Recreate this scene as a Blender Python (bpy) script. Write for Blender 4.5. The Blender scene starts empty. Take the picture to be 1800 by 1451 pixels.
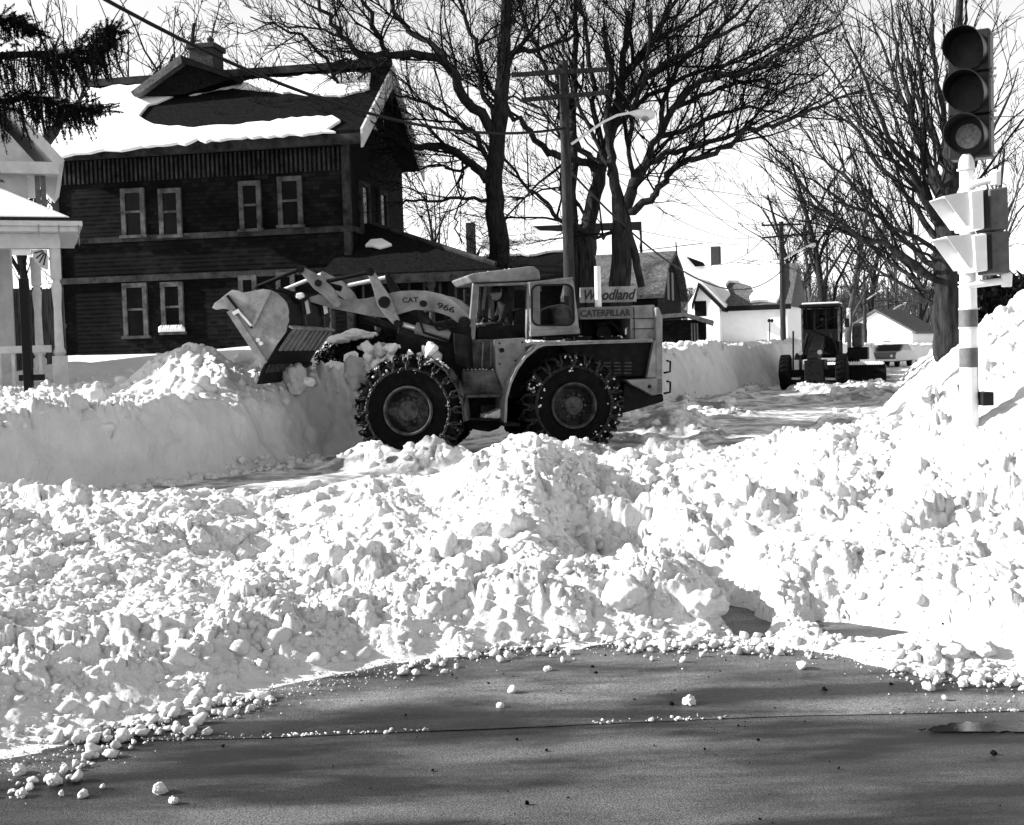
import bpy, bmesh, math, random
import numpy as np
from mathutils import Vector, Matrix
R_ = math.radians
random.seed(7)
SC = bpy.context.scene
COL = SC.collection

# ------------------------------------------------------------------ camera
FPX, CX, CY = 2170.0, 900.0, 725.5
PITCH, ROLL, CAMH = math.atan(109.5 / FPX), R_(1.72), 1.8
C0 = np.array([0, 0, CAMH])
_f = np.array([0, math.cos(PITCH), -math.sin(PITCH)])
_u0 = np.array([0, math.sin(PITCH), math.cos(PITCH)])
_r0 = np.array([1.0, 0, 0])
_r = _r0 * math.cos(ROLL) - _u0 * math.sin(ROLL)
_u = _r0 * math.sin(ROLL) + _u0 * math.cos(ROLL)
cd = bpy.data.cameras.new('camera')
cam = bpy.data.objects.new('camera', cd)
COL.objects.link(cam)
cd.sensor_width = 36; cd.sensor_fit = 'HORIZONTAL'; cd.lens = FPX / 1800 * 36
cd.clip_end = 5000; cd.clip_start = .05
M = Matrix.Identity(4)
for i in range(3):
    M[i][0] = _r[i]; M[i][1] = _u[i]; M[i][2] = -_f[i]; M[i][3] = C0[i]
cam.matrix_world = M
SC.camera = cam

# ------------------------------------------------------------------ light
SUN_EL = R_(26)
SUN_AZ = np.array([-1.0, 0.03]); SUN_AZ /= np.linalg.norm(SUN_AZ)   # horizontal direction towards the sun
sun_vec = Vector((SUN_AZ[0] * math.cos(SUN_EL), SUN_AZ[1] * math.cos(SUN_EL), math.sin(SUN_EL)))
w = bpy.data.worlds.new("World"); SC.world = w; w.use_nodes = True
nt = w.node_tree; nt.nodes.clear()
sky = nt.nodes.new('ShaderNodeTexSky'); sky.sky_type = 'NISHITA'; sky.sun_disc = False
sky.sun_elevation = SUN_EL; sky.sun_rotation = math.atan2(SUN_AZ[0], SUN_AZ[1])
sky.air_density = 1.0; sky.dust_density = 0.5; sky.ozone_density = 1.0
bw = nt.nodes.new('ShaderNodeVectorMath'); bw.operation = 'DOT_PRODUCT'; bw.inputs[1].default_value = (.05, .75, .2)   # black and white film
bg = nt.nodes.new('ShaderNodeBackground'); bg.inputs[1].default_value = 0.125
wo = nt.nodes.new('ShaderNodeOutputWorld')
nt.links.new(sky.outputs[0], bw.inputs[0]); nt.links.new(bw.outputs['Value'], bg.inputs[0]); nt.links.new(bg.outputs[0], wo.inputs[0])
sl = bpy.data.lights.new('sun', 'SUN'); sl.energy = 5.0; sl.angle = R_(0.5); sl.color = (1, 1, 1)
so = bpy.data.objects.new('sun', sl); COL.objects.link(so); so.location = (-20, 10, 20)
so.rotation_euler = sun_vec.to_track_quat('Z', 'Y').to_euler()
SC.view_settings.view_transform = 'Standard'; SC.view_settings.look = 'None'
SC.view_settings.gamma = 1; SC.view_settings.use_curve_mapping = False
SC.view_settings.exposure = 1.2
SC.render.engine = 'CYCLES'
SC.cycles.max_bounces = 6; SC.cycles.diffuse_bounces = 3

# ------------------------------------------------------------------ pixel <-> place helpers
def ray(px, py):
    return _f + _r * ((px - CX) / FPX) + _u * ((CY - py) / FPX)
def at(px, py, Y):
    d = ray(px, py); return C0 + d * (Y / d[1])
def onz(px, py, z=0.0):
    d = ray(px, py); return C0 + d * ((z - CAMH) / d[2])
def onplane(px, py, p0, n):
    d = ray(px, py); return C0 + d * (np.dot(np.asarray(p0) - C0, n) / np.dot(d, n))

class Frame:
    """a place on the ground with a heading; u forward, v to the far side, z up"""
    def __init__(s, ox, oy, hx, hy, flip=False):
        l = math.hypot(hx, hy); s.h = np.array([hx / l, hy / l, 0]); s.o = np.array([ox, oy, 0.0])
        s.n = np.array([s.h[1], -s.h[0], 0]) if not flip else np.array([-s.h[1], s.h[0], 0])
    def w(s, u, v, z): return s.o + s.h * u + s.n * v + np.array([0, 0, z])
    def px(s, px, py, v):
        p = onplane(px, py, s.o + s.n * v, s.n); q = p - s.o
        return (float(np.dot(q, s.h)), float(p[2]))

# ------------------------------------------------------------------ materials
def mat(name, v, rough=.7, amp=.25, scale=6, bump=0.0, bscale=40, spec=.3, metal=0, detail=6, stretch=(1, 1, 1), v2=None, contrast=None, coat=0):
    m = bpy.data.materials.new(name); m.use_nodes = True
    t = m.node_tree; b = t.nodes['Principled BSDF']
    b.inputs['Roughness'].default_value = rough; b.inputs['Metallic'].default_value = metal
    b.inputs['Specular IOR Level'].default_value = spec
    b.inputs['Coat Weight'].default_value = coat
    tc = t.nodes.new('ShaderNodeTexCoord'); mp = t.nodes.new('ShaderNodeMapping'); mp.inputs['Scale'].default_value = stretch
    t.links.new(tc.outputs['Object'], mp.inputs[0])
    n = t.nodes.new('ShaderNodeTexNoise'); n.inputs['Scale'].default_value = scale; n.inputs['Detail'].default_value = detail; n.inputs['Roughness'].default_value = .65
    t.links.new(mp.outputs[0], n.inputs[0])
    r = t.nodes.new('ShaderNodeValToRGB')
    lo = v * (1 - amp); hi = min(.95, v * (1 + amp)) if v2 is None else v2
    c = contrast or (.3, .7)
    r.color_ramp.elements[0].position = c[0]; r.color_ramp.elements[1].position = c[1]
    r.color_ramp.elements[0].color = (lo, lo, lo, 1); r.color_ramp.elements[1].color = (hi, hi, hi, 1)
    t.links.new(n.outputs[0], r.inputs[0]); t.links.new(r.outputs[0], b.inputs['Base Color'])
    if bump:
        n2 = t.nodes.new('ShaderNodeTexNoise'); n2.inputs['Scale'].default_value = bscale; n2.inputs['Detail'].default_value = 8; n2.inputs['Roughness'].default_value = .7
        t.links.new(mp.outputs[0], n2.inputs[0])
        bp = t.nodes.new('ShaderNodeBump'); bp.inputs['Strength'].default_value = 1; bp.inputs['Distance'].default_value = bump
        t.links.new(n2.outputs[0], bp.inputs['Height']); t.links.new(bp.outputs[0], b.inputs['Normal'])
    return m
MT = {}
MT['snow'] = mat('fresh_snow', .72, .85, .07, 5, .03, 38, .1)
MT['snowsoft'] = mat('smooth_snow', .76, .8, .04, 1.5, .01, 12, .15)
MT['snowshade'] = mat('cut_snow_face', .56, .85, .12, 2.2, .03, 16, .1, stretch=(1, 1, .6))  # darker snow tone standing in for shade on the ploughed wall
MT['packed'] = mat('packed_dirty_snow', .42, .7, .55, 1.4, .012, 30, .25, v2=.8, contrast=(.42, .62))
MT['asphalt'] = mat('wet_asphalt', .05, .42, .3, 2.2, .004, 140, .5, stretch=(.35, 1, 1), v2=.075)
MT['apron'] = mat('wet_gutter_asphalt', .075, .38, .4, 1.6, .003, 120, .5, stretch=(.4, 1.3, 1), v2=.12)
MT['bark'] = mat('dark_bark', .008, .9, .5, 5, .04, 14, .03, v2=.035, stretch=(3, 3, .6))
MT['twig'] = mat('twig_bark', .010, .9, .3, 4, 0, 20, .02)
MT['bark2'] = mat('grey_bark', .012, .9, .5, 4, .04, 14, .03, v2=.055, stretch=(3, 3, .5))
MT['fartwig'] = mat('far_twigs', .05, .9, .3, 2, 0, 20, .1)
MT['shingle'] = mat('dark_wall_shingles', .006, .85, .5, 9, .015, 30, .08, v2=.02, stretch=(1, 1, 3))
MT['trimdark'] = mat('weathered_trim_paint', .008, .8, .5, 3, .004, 30, .05, v2=.055)
MT['trimwin'] = mat('window_trim_paint', .02, .7, .5, 4, .003, 30, .1, v2=.12)
MT['roofdark'] = mat('asphalt_roof_shingles', .004, .9, .4, 12, .01, 60, .02, v2=.014)
MT['roofgrey'] = mat('grey_roof_shingles', .05, .9, .4, 8, .01, 60, .1, v2=.16)
MT['glassdark'] = mat('dark_window_glass', .006, .12, .3, 3, 0, 10, .08)
MT['white'] = mat('white_house_paint', .78, .6, .06, 3, .002, 30, .3)
MT['whitegrey'] = mat('shaded_white_paint', .48, .6, .15, 5, .003, 30, .3)  # white paint greyed down, the porch house's shade put into its colour
MT['brick'] = mat('chimney_brick', .025, .9, .4, 14, .01, 40, .1, v2=.06)
MT['yellow'] = mat('machine_paint', .12, .55, .3, 3.5, .003, 50, .2, v2=.24)
MT['yellowdirty'] = mat('grimy_machine_paint', .015, .65, .6, 3, .004, 40, .12, v2=.12, contrast=(.35, .75))
MT['machdark'] = mat('greasy_dark_metal', .003, .6, .5, 7, .004, 40, .07, v2=.012)
MT['bucket'] = mat('worn_bucket_steel', .16, .5, .4, 4, .004, 50, .3, v2=.32)
MT['steel'] = mat('bright_cylinder_steel', .6, .2, .1, 5, 0, 30, .5, metal=.7)
MT['tyre'] = mat('tyre_rubber', .003, .85, .4, 9, .004, 60, .04, v2=.008)
MT['rim'] = mat('grimy_rim_paint', .008, .6, .5, 7, .003, 50, .12, v2=.07)
MT['chain'] = mat('tyre_chain_steel', .015, .5, .5, 20, .0, 50, .4, v2=.035, contrast=(.45, .7))
MT['cloth'] = mat('dark_work_jacket', .01, .9, .4, 12, .006, 50, .05, v2=.03)
MT['skin'] = mat('skin', .13, .6, .15, 20, .001, 80, .3)
MT['black'] = mat('black_paint', .005, .5, .2, 6, 0, 50, .12)
MT['lettering'] = mat('black_lettering', .006, .5, .1, 6, 0, 50, .3)
MT['pole'] = mat('pole_wood', .015, .9, .4, 6, .006, 60, .05, v2=.05, stretch=(2, 2, .3))
MT['alu'] = mat('pale_lamp_metal', .62, .4, .1, 6, 0, 50, .4)
MT['polewhite'] = mat('white_pole_paint', .80, .5, .08, 6, .001, 50, .3)
MT['polegrey'] = mat('grey_pole_paint', .09, .6, .2, 12, .001, 60, .2, v2=.13)
MT['sigdark'] = mat('dark_signal_housing', .008, .45, .3, 8, .001, 50, .15, v2=.02)
MT['lens'] = mat('signal_lens_glass', .005, .5, .5, 30, .004, 120, .3, v2=.02)
MT['lens3'] = mat('prismatic_lens_glass', .14, .12, .5, 40, .006, 90, .8, v2=.3)  # paler glass: glare on the lowest signal lens painted into the colour
MT['needle'] = mat('dark_needles', .009, .85, .4, 8, 0, 50, .03)
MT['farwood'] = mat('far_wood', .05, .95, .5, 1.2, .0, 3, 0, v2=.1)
MT['car'] = mat('dull_car_paint', .07, .3, .2, 3, 0, 50, .5)
MT['boards'] = mat('stained_board_fence', .03, .8, .6, 5, .004, 40, .1, v2=.2, stretch=(6, 6, .5))

# ------------------------------------------------------------------ mesh helpers
def shingles(m, lo, hi, bw=.16, bh=.12):
    t = m.node_tree; b = t.nodes['Principled BSDF']; tc = t.nodes.new('ShaderNodeTexCoord'); sp = t.nodes.new('ShaderNodeSeparateXYZ'); cb = t.nodes.new('ShaderNodeCombineXYZ'); ad = t.nodes.new('ShaderNodeMath')
    t.links.new(tc.outputs['Object'], sp.inputs[0]); t.links.new(sp.outputs[0], ad.inputs[0]); t.links.new(sp.outputs[1], ad.inputs[1]); t.links.new(ad.outputs[0], cb.inputs[0]); t.links.new(sp.outputs[2], cb.inputs[1])
    br = t.nodes.new('ShaderNodeTexBrick'); br.inputs['Scale'].default_value = 1; br.inputs['Brick Width'].default_value = bw; br.inputs['Row Height'].default_value = bh; br.inputs['Mortar Size'].default_value = .006; br.inputs['Mortar Smooth'].default_value = .3
    br.inputs['Color1'].default_value = (lo, lo, lo, 1); br.inputs['Color2'].default_value = (hi, hi, hi, 1); br.inputs['Mortar'].default_value = (.002, .002, .002, 1); br.inputs['Bias'].default_value = -.2
    t.links.new(cb.outputs[0], br.inputs[0]); n = t.nodes.new('ShaderNodeTexNoise'); n.inputs['Scale'].default_value = .7; n.inputs['Detail'].default_value = 6; t.links.new(tc.outputs['Object'], n.inputs[0])
    r = t.nodes.new('ShaderNodeMapRange'); r.inputs[1].default_value = .4; r.inputs[2].default_value = .65; r.inputs[3].default_value = .5; r.inputs[4].default_value = 2.0; t.links.new(n.outputs[0], r.inputs[0])
    mx = t.nodes.new('ShaderNodeVectorMath'); mx.operation = 'SCALE'; t.links.new(br.outputs['Color'], mx.inputs[0]); t.links.new(r.outputs[0], mx.inputs['Scale']); t.links.new(mx.outputs[0], b.inputs['Base Color'])
    bp = t.nodes.new('ShaderNodeBump'); bp.inputs['Distance'].default_value = .012; t.links.new(br.outputs['Fac'], bp.inputs['Height']); bp.invert = True; t.links.new(bp.outputs[0], b.inputs['Normal'])
shingles(MT['shingle'], .0025, .009)
class MB:
    def __init__(s): s.v = []; s.f = []
    def add(s, vs, fs):
        o = len(s.v); s.v.extend([tuple(map(float, p)) for p in vs]); s.f.extend([tuple(i + o for i in f) for f in fs]); return s
    def box(s, fr, u0, u1, v0, v1, z0, z1):
        P = [fr.w(u, v, z) for z in (z0, z1) for (u, v) in ((u0, v0), (u1, v0), (u1, v1), (u0, v1))]
        return s.add(P, [(0, 3, 2, 1), (4, 5, 6, 7), (0, 1, 5, 4), (1, 2, 6, 5), (2, 3, 7, 6), (3, 0, 4, 7)])
    def prism(s, A, B):
        n = len(A); return s.add(list(A) + list(B), [tuple(range(n))[::-1], tuple(range(n, 2 * n))] + [(i, (i + 1) % n, n + (i + 1) % n, n + i) for i in range(n)])
    def pxprism(s, fr, poly, v0, v1, vt=None):
        q = [fr.px(x, y, v0 if vt is None else vt) for x, y in poly]
        return s.prism([fr.w(u, v0, z) for u, z in q], [fr.w(u, v1, z) for u, z in q])
    def uzprism(s, fr, poly, v0, v1):
        return s.prism([fr.w(u, v0, z) for u, z in poly], [fr.w(u, v1, z) for u, z in poly])
    def tube(s, pts, rad, k=8, cap=True):
        pts = [np.array(p, float) for p in pts]
        if not hasattr(rad, '__len__'): rad = [rad] * len(pts)
        rings = []; prev = None
        for i, p in enumerate(pts):
            d = pts[min(i + 1, len(pts) - 1)] - pts[max(i - 1, 0)]; d /= (np.linalg.norm(d) + 1e-9)
            if prev is None:
                a = np.array([0, 0, 1.0]) if abs(d[2]) < .9 else np.array([1.0, 0, 0]); x = np.cross(d, a)
            else: x = prev - d * np.dot(prev, d)
            x /= (np.linalg.norm(x) + 1e-9); y = np.cross(d, x); prev = x
            rings.append([p + (x * math.cos(t) + y * math.sin(t)) * rad[i] for t in [2 * math.pi * j / k for j in range(k)]])
        vs = [q for r in rings for q in r]; n = len(rings)
        fs = [(i * k + j, i * k + (j + 1) % k, (i + 1) * k + (j + 1) % k, (i + 1) * k + j) for i in range(n - 1) for j in range(k)]
        if cap: fs += [tuple(range(k))[::-1], tuple(range((n - 1) * k, n * k))]
        return s.add(vs, fs)
    def lathe(s, c, axis, prof, k=32):
        """prof: (distance along axis, radius)"""
        c = np.array(c, float); d = np.array(axis, float); d /= np.linalg.norm(d)
        a = np.array([0, 0, 1.0]) if abs(d[2]) < .9 else np.array([1.0, 0, 0]); x = np.cross(d, a); x /= np.linalg.norm(x); y = np.cross(d, x)
        vs = [c + d * h + (x * math.cos(2 * math.pi * j / k) + y * math.sin(2 * math.pi * j / k)) * r for h, r in prof for j in range(k)]
        n = len(prof)
        fs = [(i * k + j, i * k + (j + 1) % k, (i + 1) * k + (j + 1) % k, (i + 1) * k + j) for i in range(n - 1) for j in range(k)]
        if prof[0][1] > 1e-6: fs.append(tuple(range(k))[::-1])
        if prof[-1][1] > 1e-6: fs.append(tuple(range((n - 1) * k, n * k)))
        return s.add(vs, fs)
    def build(s, name, m, parent=None, bevel=0, smooth=False):
        off = np.zeros(3) if parent is None else np.array(root_loc(parent))
        me = bpy.data.meshes.new(name)
        me.from_pydata([tuple(np.array(v) - off) for v in s.v], [], s.f); me.validate()
        bm = bmesh.new(); bm.from_mesh(me); bmesh.ops.recalc_face_normals(bm, faces=bm.faces); bm.to_mesh(me); bm.free()
        me.materials.append(MT[m])
        if smooth: me.polygons.foreach_set('use_smooth', [True] * len(me.polygons)); 
        o = bpy.data.objects.new(name, me); COL.objects.link(o)
        if parent is not None: o.parent = parent
        if smooth == 'auto': me.set_sharp_from_angle(angle=R_(35))
        if bevel:
            b = o.modifiers.new('bevel', 'BEVEL'); b.width = bevel; b.segments = 2; b.limit_method = 'ANGLE'; b.angle_limit = R_(40)
        return o
LOC = {}
def root_loc(o): return LOC.get(o.name, (0, 0, 0))
def tag(o, label=None, cat=None, group=None, kind=None):
    if label: o['label'] = label
    if cat: o['category'] = cat
    if group: o['group'] = group
    if kind: o['kind'] = kind
    return o
def thing(name, loc, label, cat, group=None):
    o = bpy.data.objects.new(name, None); COL.objects.link(o); o.location = tuple(loc); LOC[o.name] = tuple(float(x) for x in loc)
    o.empty_display_size = .2
    return tag(o, label, cat, group)
def sub(mb, name, m, part, root, bevel=0, smooth=False):
    """a sub-part: under a part whose own origin sits at the root"""
    LOC[part.name] = LOC.get(root.name, (0, 0, 0))
    o = mb.build(name, m, part, bevel, smooth); return o
def mesh_np(name, V, F, m, smooth=True, parent=None):
    me = bpy.data.meshes.new(name); V = np.asarray(V, np.float32); F = np.asarray(F, np.int32); k = F.shape[1]
    if parent is not None: V = V - np.array(root_loc(parent), np.float32)
    me.vertices.add(len(V)); me.vertices.foreach_set('co', V.ravel())
    me.loops.add(F.size); me.loops.foreach_set('vertex_index', F.ravel())
    me.polygons.add(len(F)); me.polygons.foreach_set('loop_start', np.arange(0, F.size, k, dtype=np.int32))
    try: me.polygons.foreach_set('loop_total', np.full(len(F), k, np.int32))
    except Exception: pass
    me.polygons.foreach_set('use_smooth', np.full(len(F), smooth))
    me.update(calc_edges=True); me.materials.append(MT[m])
    o = bpy.data.objects.new(name, me); COL.objects.link(o)
    if parent is not None: o.parent = parent
    return o

# ------------------------------------------------------------------ numpy noise
def _hash(ix, iy, seed):
    h = (ix.astype(np.int64) * 374761393 + iy.astype(np.int64) * 668265263 + seed * 974634777) & 0xffffffff
    h = ((h ^ (h >> 13)) * 1274126177) & 0xffffffff
    h = (h ^ (h >> 16)); h = (h * 2246822519) & 0xffffffff
    return ((h ^ (h >> 15)) & 0xffffff) / float(0xffffff)
def vnoise(x, y, seed=0):
    ix, iy = np.floor(x), np.floor(y); fx, fy = x - ix, y - iy
    fx = fx * fx * (3 - 2 * fx); fy = fy * fy * (3 - 2 * fy)
    a = _hash(ix, iy, seed); b = _hash(ix + 1, iy, seed); c = _hash(ix, iy + 1, seed); d = _hash(ix + 1, iy + 1, seed)
    return (a * (1 - fx) + b * fx) * (1 - fy) + (c * (1 - fx) + d * fx) * fy
def fbm(x, y, seed=0, o=4):
    s = 0; a = 1; t = 0
    for i in range(o): s = s + a * vnoise(x * 2 ** i, y * 2 ** i, seed + i * 17); t += a; a *= .5
    return s / t
def worley(x, y, seed=0):
    """nearest feature distance and the cell's own random number"""
    ix, iy = np.floor(x), np.floor(y); best = np.full(x.shape, 9.0); cid = np.zeros(x.shape)
    for dx in (-1, 0, 1):
        for dy in (-1, 0, 1):
            cx, cy = ix + dx, iy + dy
            qx = cx + _hash(cx, cy, seed); qy = cy + _hash(cx, cy, seed + 5)
            d = np.hypot(qx - x, qy - y); m = d < best
            best = np.where(m, d, best); cid = np.where(m, _hash(cx, cy, seed + 11), cid)
    return best, cid
def lumps(x, y, cell, seed):
    wx = x + .35 * cell * (vnoise(x / cell * 1.7, y / cell * 1.7, seed + 31) - .5) * 2
    wy = y + .35 * cell * (vnoise(x / cell * 1.7, y / cell * 1.7, seed + 32) - .5) * 2
    d, c = worley(wx / cell, wy / cell, seed)
    return np.sqrt(np.clip(1 - (d / .75) ** 2, 0, 1)) * (.25 + .75 * c)
def sm(t): t = np.clip(t, 0, 1); return t * t * (3 - 2 * t)

# ------------------------------------------------------------------ snow terrain
def polydist(X, Y, P):
    """signed distance to a polyline that runs away from the camera: + on its right side"""
    P = np.array(P, float); best = np.full(X.shape, 1e9); sg = np.ones(X.shape)
    for a, b in zip(P[:-1], P[1:]):
        d = b - a; L = np.dot(d, d); t = np.clip(((X - a[0]) * d[0] + (Y - a[1]) * d[1]) / L, 0, 1)
        qx = X - (a[0] + t * d[0]); qy = Y - (a[1] + t * d[1]); dd = np.hypot(qx, qy)
        s = np.sign(qx * d[1] - qy * d[0]); m = dd < best
        best = np.where(m, dd, best); sg = np.where(m, s, sg)
    return best * sg
WL = [(-13, 8), (-9, 12.5), (-7.4, 14.6), (-6.5, 16), (-5.2, 17.6), (-4.15, 19.4), (-3.2, 21.8), (-1.0, 25.8), (1.5, 31), (4.7, 38), (10.2, 50), (16, 62), (26, 84), (60, 150)]
WR = [(3.5, 7), (3.3, 8.5), (3.2, 10), (3.8, 13), (5.2, 17), (7.7, 24), (13.6, 41), (20.5, 62), (32, 85), (66, 150)]
EP = [-400, 28, 300, 560, 740, 900, 1150, 1290, 1430, 1600, 1762, 2200]
EY = [5.2, 5.7, 6.25, 6.85, 7.2, 7.4, 7.4, 7.3, 7.1, 6.6, 6.4, 6.1]
AP = [-300, 0, 250, 400, 500, 600, 700, 760, 820, 860, 900, 940, 1000, 1050, 1150, 1290, 1400, 1500, 1600, 2200]
AZ = [.6, .52, .36, .30, .30, .40, .46, .52, .70, .80, .90, .88, .66, .58, .66, .76, .80, .80, .8, .8]
def height(X, Y, detail=True):
    px = 900 + FPX * X / Y
    E = np.interp(px, EP, EY) + .35 * (fbm(X * .8, Y * .8, 3, 3) - .5) + .30 * (fbm(X * 3, Y * 3, 4, 4) - .5)
    A = np.interp(px, AP, AZ)
    Yc = 12.2 + .8 * (fbm(X * .5, X * 0 + 3, 9, 2) - .5)
    u = (Y - E) / (Yc - E)
    prof = np.where(u < 0, -.6 * np.clip(-u * 3, 0, 1), .30 * sm(u / .10) + .70 * np.clip(u, 0, 1) ** 1.15)
    Wb = 2.6
    back = 1 - sm((Y - Yc) / Wb)
    fore = A * prof * np.where(Y > Yc, back, 1)
    fm = sm(u / .12) * np.where(Y > Yc, back, 1)          # lumpiness of the pile
    fore += fm * (0.42 * (fbm(X * .9 + 4, Y * .7, 21, 3) - .5) * sm(u * 2.5))
    # two shovelled hollows at the right
    for (hx, hy), rx, ry, dp in (((1.45, 7.8), .19, .75, .6), ((2.0, 7.5), .27, .42, .75), ((2.38, 7.3), .3, .3, .4), ((.98, 9.8), .5, .6, .30), ((1.5, 10.8), .6, .4, .2), ((-2.0, 9.9), .55, .5, .24), ((-.62, 8.6), .3, .3, .2), ((-.75, 11.2), .35, .6, .2)):
        fore -= dp * np.exp(-(((X - hx) / rx) ** 2 + ((Y - hy) / ry) ** 2)) * fm
    fore += (.22 * np.exp(-(((X + .02) / .5) ** 2 + ((Y - 9.9) / .7) ** 2)) + .16 * np.exp(-(((X - .9) / .4) ** 2 + ((Y - 8.1) / .4) ** 2)) + .14 * np.exp(-(((X + 1.2) / .5) ** 2 + ((Y - 9) / .5) ** 2)) + .12 * np.exp(-(((X + 3) / .6) ** 2 + ((Y - 8.6) / .6) ** 2))) * fm
    fore += .10 * np.exp(-(((X - .2) / .55) ** 2 + ((Y - 12) / .8) ** 2))
    # left windrow, plateau and lawn
    dl = -polydist(X, Y, WL) + .10 * (fbm(X * 1.1, Y * 1.1, 40, 3) - .5) * 2
    HW = np.interp(Y, [10, 17, 20, 24, 30, 36, 60, 100, 150], [.95, 1.08, 1.12, 1.15, 1.5, 1.75, 1.6, 1.2, 1.0])
    face = sm(dl / (.25 + .35 * HW)) ** .8
    left = HW * face
    rub = sm(dl / .8) * (1 - sm((dl - 4.5) / 2.0))         # rubble on the plateau
    left += rub * .22 * (fbm(X * .8, Y * .8, 50, 3) - .45) * 2
    lawn = sm((dl - 2.5) / 5) * np.interp(Y, [16, 22, 30, 36, 60], [.1, .3, .48, .55, .4]) * (1 - .45 * sm((dl - 8) / 2.5) * (Y < 45))
    left += lawn
    left += .80 * np.exp(-(((X + 5.75) / 1.15) ** 2 + ((Y - 22.3) / 1.3) ** 2)) * sm(dl)
    left += .22 * np.exp(-(((X + 9.1) / .9) ** 2 + ((Y - 25.5) / 1.0) ** 2)) * sm(dl)
    left += .45 * np.exp(-(((X + 3.0) / .9) ** 2 + ((Y - 24.2) / 1.0) ** 2)) * sm(dl)
    left += .25 * np.exp(-(((X - 14.3) / 2.0) ** 2 + ((Y - 61) / 3.0) ** 2))
    # right bank
    dr = polydist(X, Y, WR)
    ramp = sm((Y - E) / 3.9) ** .85
    HB = np.interp(Y, [6, 10, 14, 18, 24, 40, 80], [.9, 1.8, 2.0, 2.05, 1.9, 1.75, 1.5])
    right = HB * np.clip((dr + .7) / 2.3, 0, 1) ** .8 * ramp - .8 * np.exp(-(((X - 2.05) / .35) ** 2 + ((Y - 7.45) / .45) ** 2))
    right += .15 * sm(dr / 2) * (fbm(X * .6, Y * .6, 60, 3) - .5) * 2 * ramp
    right += .25 * sm((dr - 3) / 4)
    # street
    along = X * .45 + Y * .893; acr = X * .893 - Y * .45
    st = (fbm(acr * 3.2, along * .22, 70, 4) - .5)
    lane = np.where(Y > Yc + .5, .012 + .09 * st, -.3)
    rid = sm((fbm(X * .55, Y * .35, 80, 3) - .52) / .14) * sm((Y - 21) / 3) * (1 - sm((Y - 50) / 20)) * .16
    rid = rid + .30 * np.exp(-(((X - 3.3) / .85) ** 2 + ((Y - 24.6) / .7) ** 2)) + .16 * np.exp(-(((X - 4.9) / 1.2) ** 2 + ((Y - 30.5) / 1.0) ** 2)) + .34 * np.exp(-(((X - .8) / .95) ** 2 + ((Y - 19.7) / .4) ** 2)) + .42 * np.exp(-(((X + 1.3) / .6) ** 2 + ((Y - 18.9) / .35) ** 2)) + .42 * np.exp(-(((X + 2.25) / .5) ** 2 + ((Y - 19.35) / .35) ** 2))
    lane = lane + rid
    z = np.maximum(np.maximum(fore, np.where(dl > 0, left, -1)), np.maximum(np.where(dr > -.7, right, -1), np.where(Y > E + 1, lane, -1)))
    region = np.zeros(X.shape, int)
    region[(dl > 0) & (left >= z - 1e-6)] = 1
    region[(dr > -.7) & (right >= z - 1e-6) & (region == 0)] = 2
    region[(lane >= z - 1e-6) & (region == 0) & (Y > 12)] = 3
    if detail:
        smooth_lawn = sm((dl - 3.5) / 2.5) * (Y > 15)
        leftface = np.where(dl > 0, 1 - sm((dl - .35) / .5), 0)
        far = 1 / (1 + (np.maximum(Y, 14) / 40) ** 2)
        amp = np.where(region == 0, fm, np.where(region == 1, (.15 + .85 * (1 - leftface)) * (1 - .95 * smooth_lawn) + 1.0 * np.exp(-((dl - .6) / .28) ** 2) * (dl > 0) * (Y < 60), np.where(region == 2, (.7 + .45 * sm((fbm(X * .8, Y * .8, 160, 2) - .4) / .2)) * sm((Y - E) / .5), np.clip(rid * 4, 0, .7))))
        hol = np.exp(-(((X - 1.45) / .25) ** 2 + ((Y - 7.7) / .8) ** 2)) + np.exp(-(((X - 2.15) / .42) ** 2 + ((Y - 7.45) / .45) ** 2))
        amp = amp * (.34 + .62 * sm((fbm(X * .9, Y * .9, 90, 2) - .28) / .42)) * np.clip(1 - .85 * hol, .1, 1)
        wx_ = X + .06 * (fbm(X * 5, Y * 5, 140, 2) - .5); wy_ = Y + .06 * (fbm(X * 5, Y * 5, 150, 2) - .5)
        d = .20 * lumps(wx_, wy_, .44, 101) * sm((fbm(X * .9, Y * .9, 95, 2) - .35) / .3) + .13 * lumps(wx_, wy_, .21, 102) + .075 * lumps(wx_, wy_, .105, 103) + .045 * lumps(X, Y, .052, 104) * np.clip(14 / Y, 0, 1) - .08
        d += .03 * (fbm(X * 9, Y * 9, 110, 3) - .5)
        z = z + amp * d
        # dragged shovel grooves in the hollows
        g = np.exp(-(((X - 1.6) / .35) ** 2 + ((Y - 7.8) / .8) ** 2)) + np.exp(-(((X - 2.2) / .5) ** 2 + ((Y - 7.4) / .5) ** 2))
        z += .14 * g * (vnoise(Y * 13 + X * 3, X * 1.2, 120) - .5) * sm((Y - E) / .3)
        z = np.where(region == 1, z + leftface * (.20 * (fbm(X * 2.2, Y * 2.2, 130, 5) - .5) + .035 * lumps(X, Y, .16, 131) * sm((fbm(X * 1.3, Y * 1.3, 132, 2) - .45) / .2)) * sm(dl / .25), z)
    return z, region
rows = [5.0]
while rows[-1] < 58: rows.append(rows[-1] * 1.0025)
while rows[-1] < 150: rows.append(rows[-1] * 1.015)
rows = np.array(rows); cols = np.linspace(-.5, .5, 830)
YY, TT = np.meshgrid(rows, cols, indexing='ij'); XX = YY * TT
ZZ, RG = height(XX, YY)
ja = np.where(RG == 1, .02, .09) * (ZZ > .05); jx = (fbm(XX * 6, YY * 6, 200, 3) - .5) * ja; jy = (fbm(XX * 6, YY * 6, 207, 3) - .5) * ja
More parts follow.
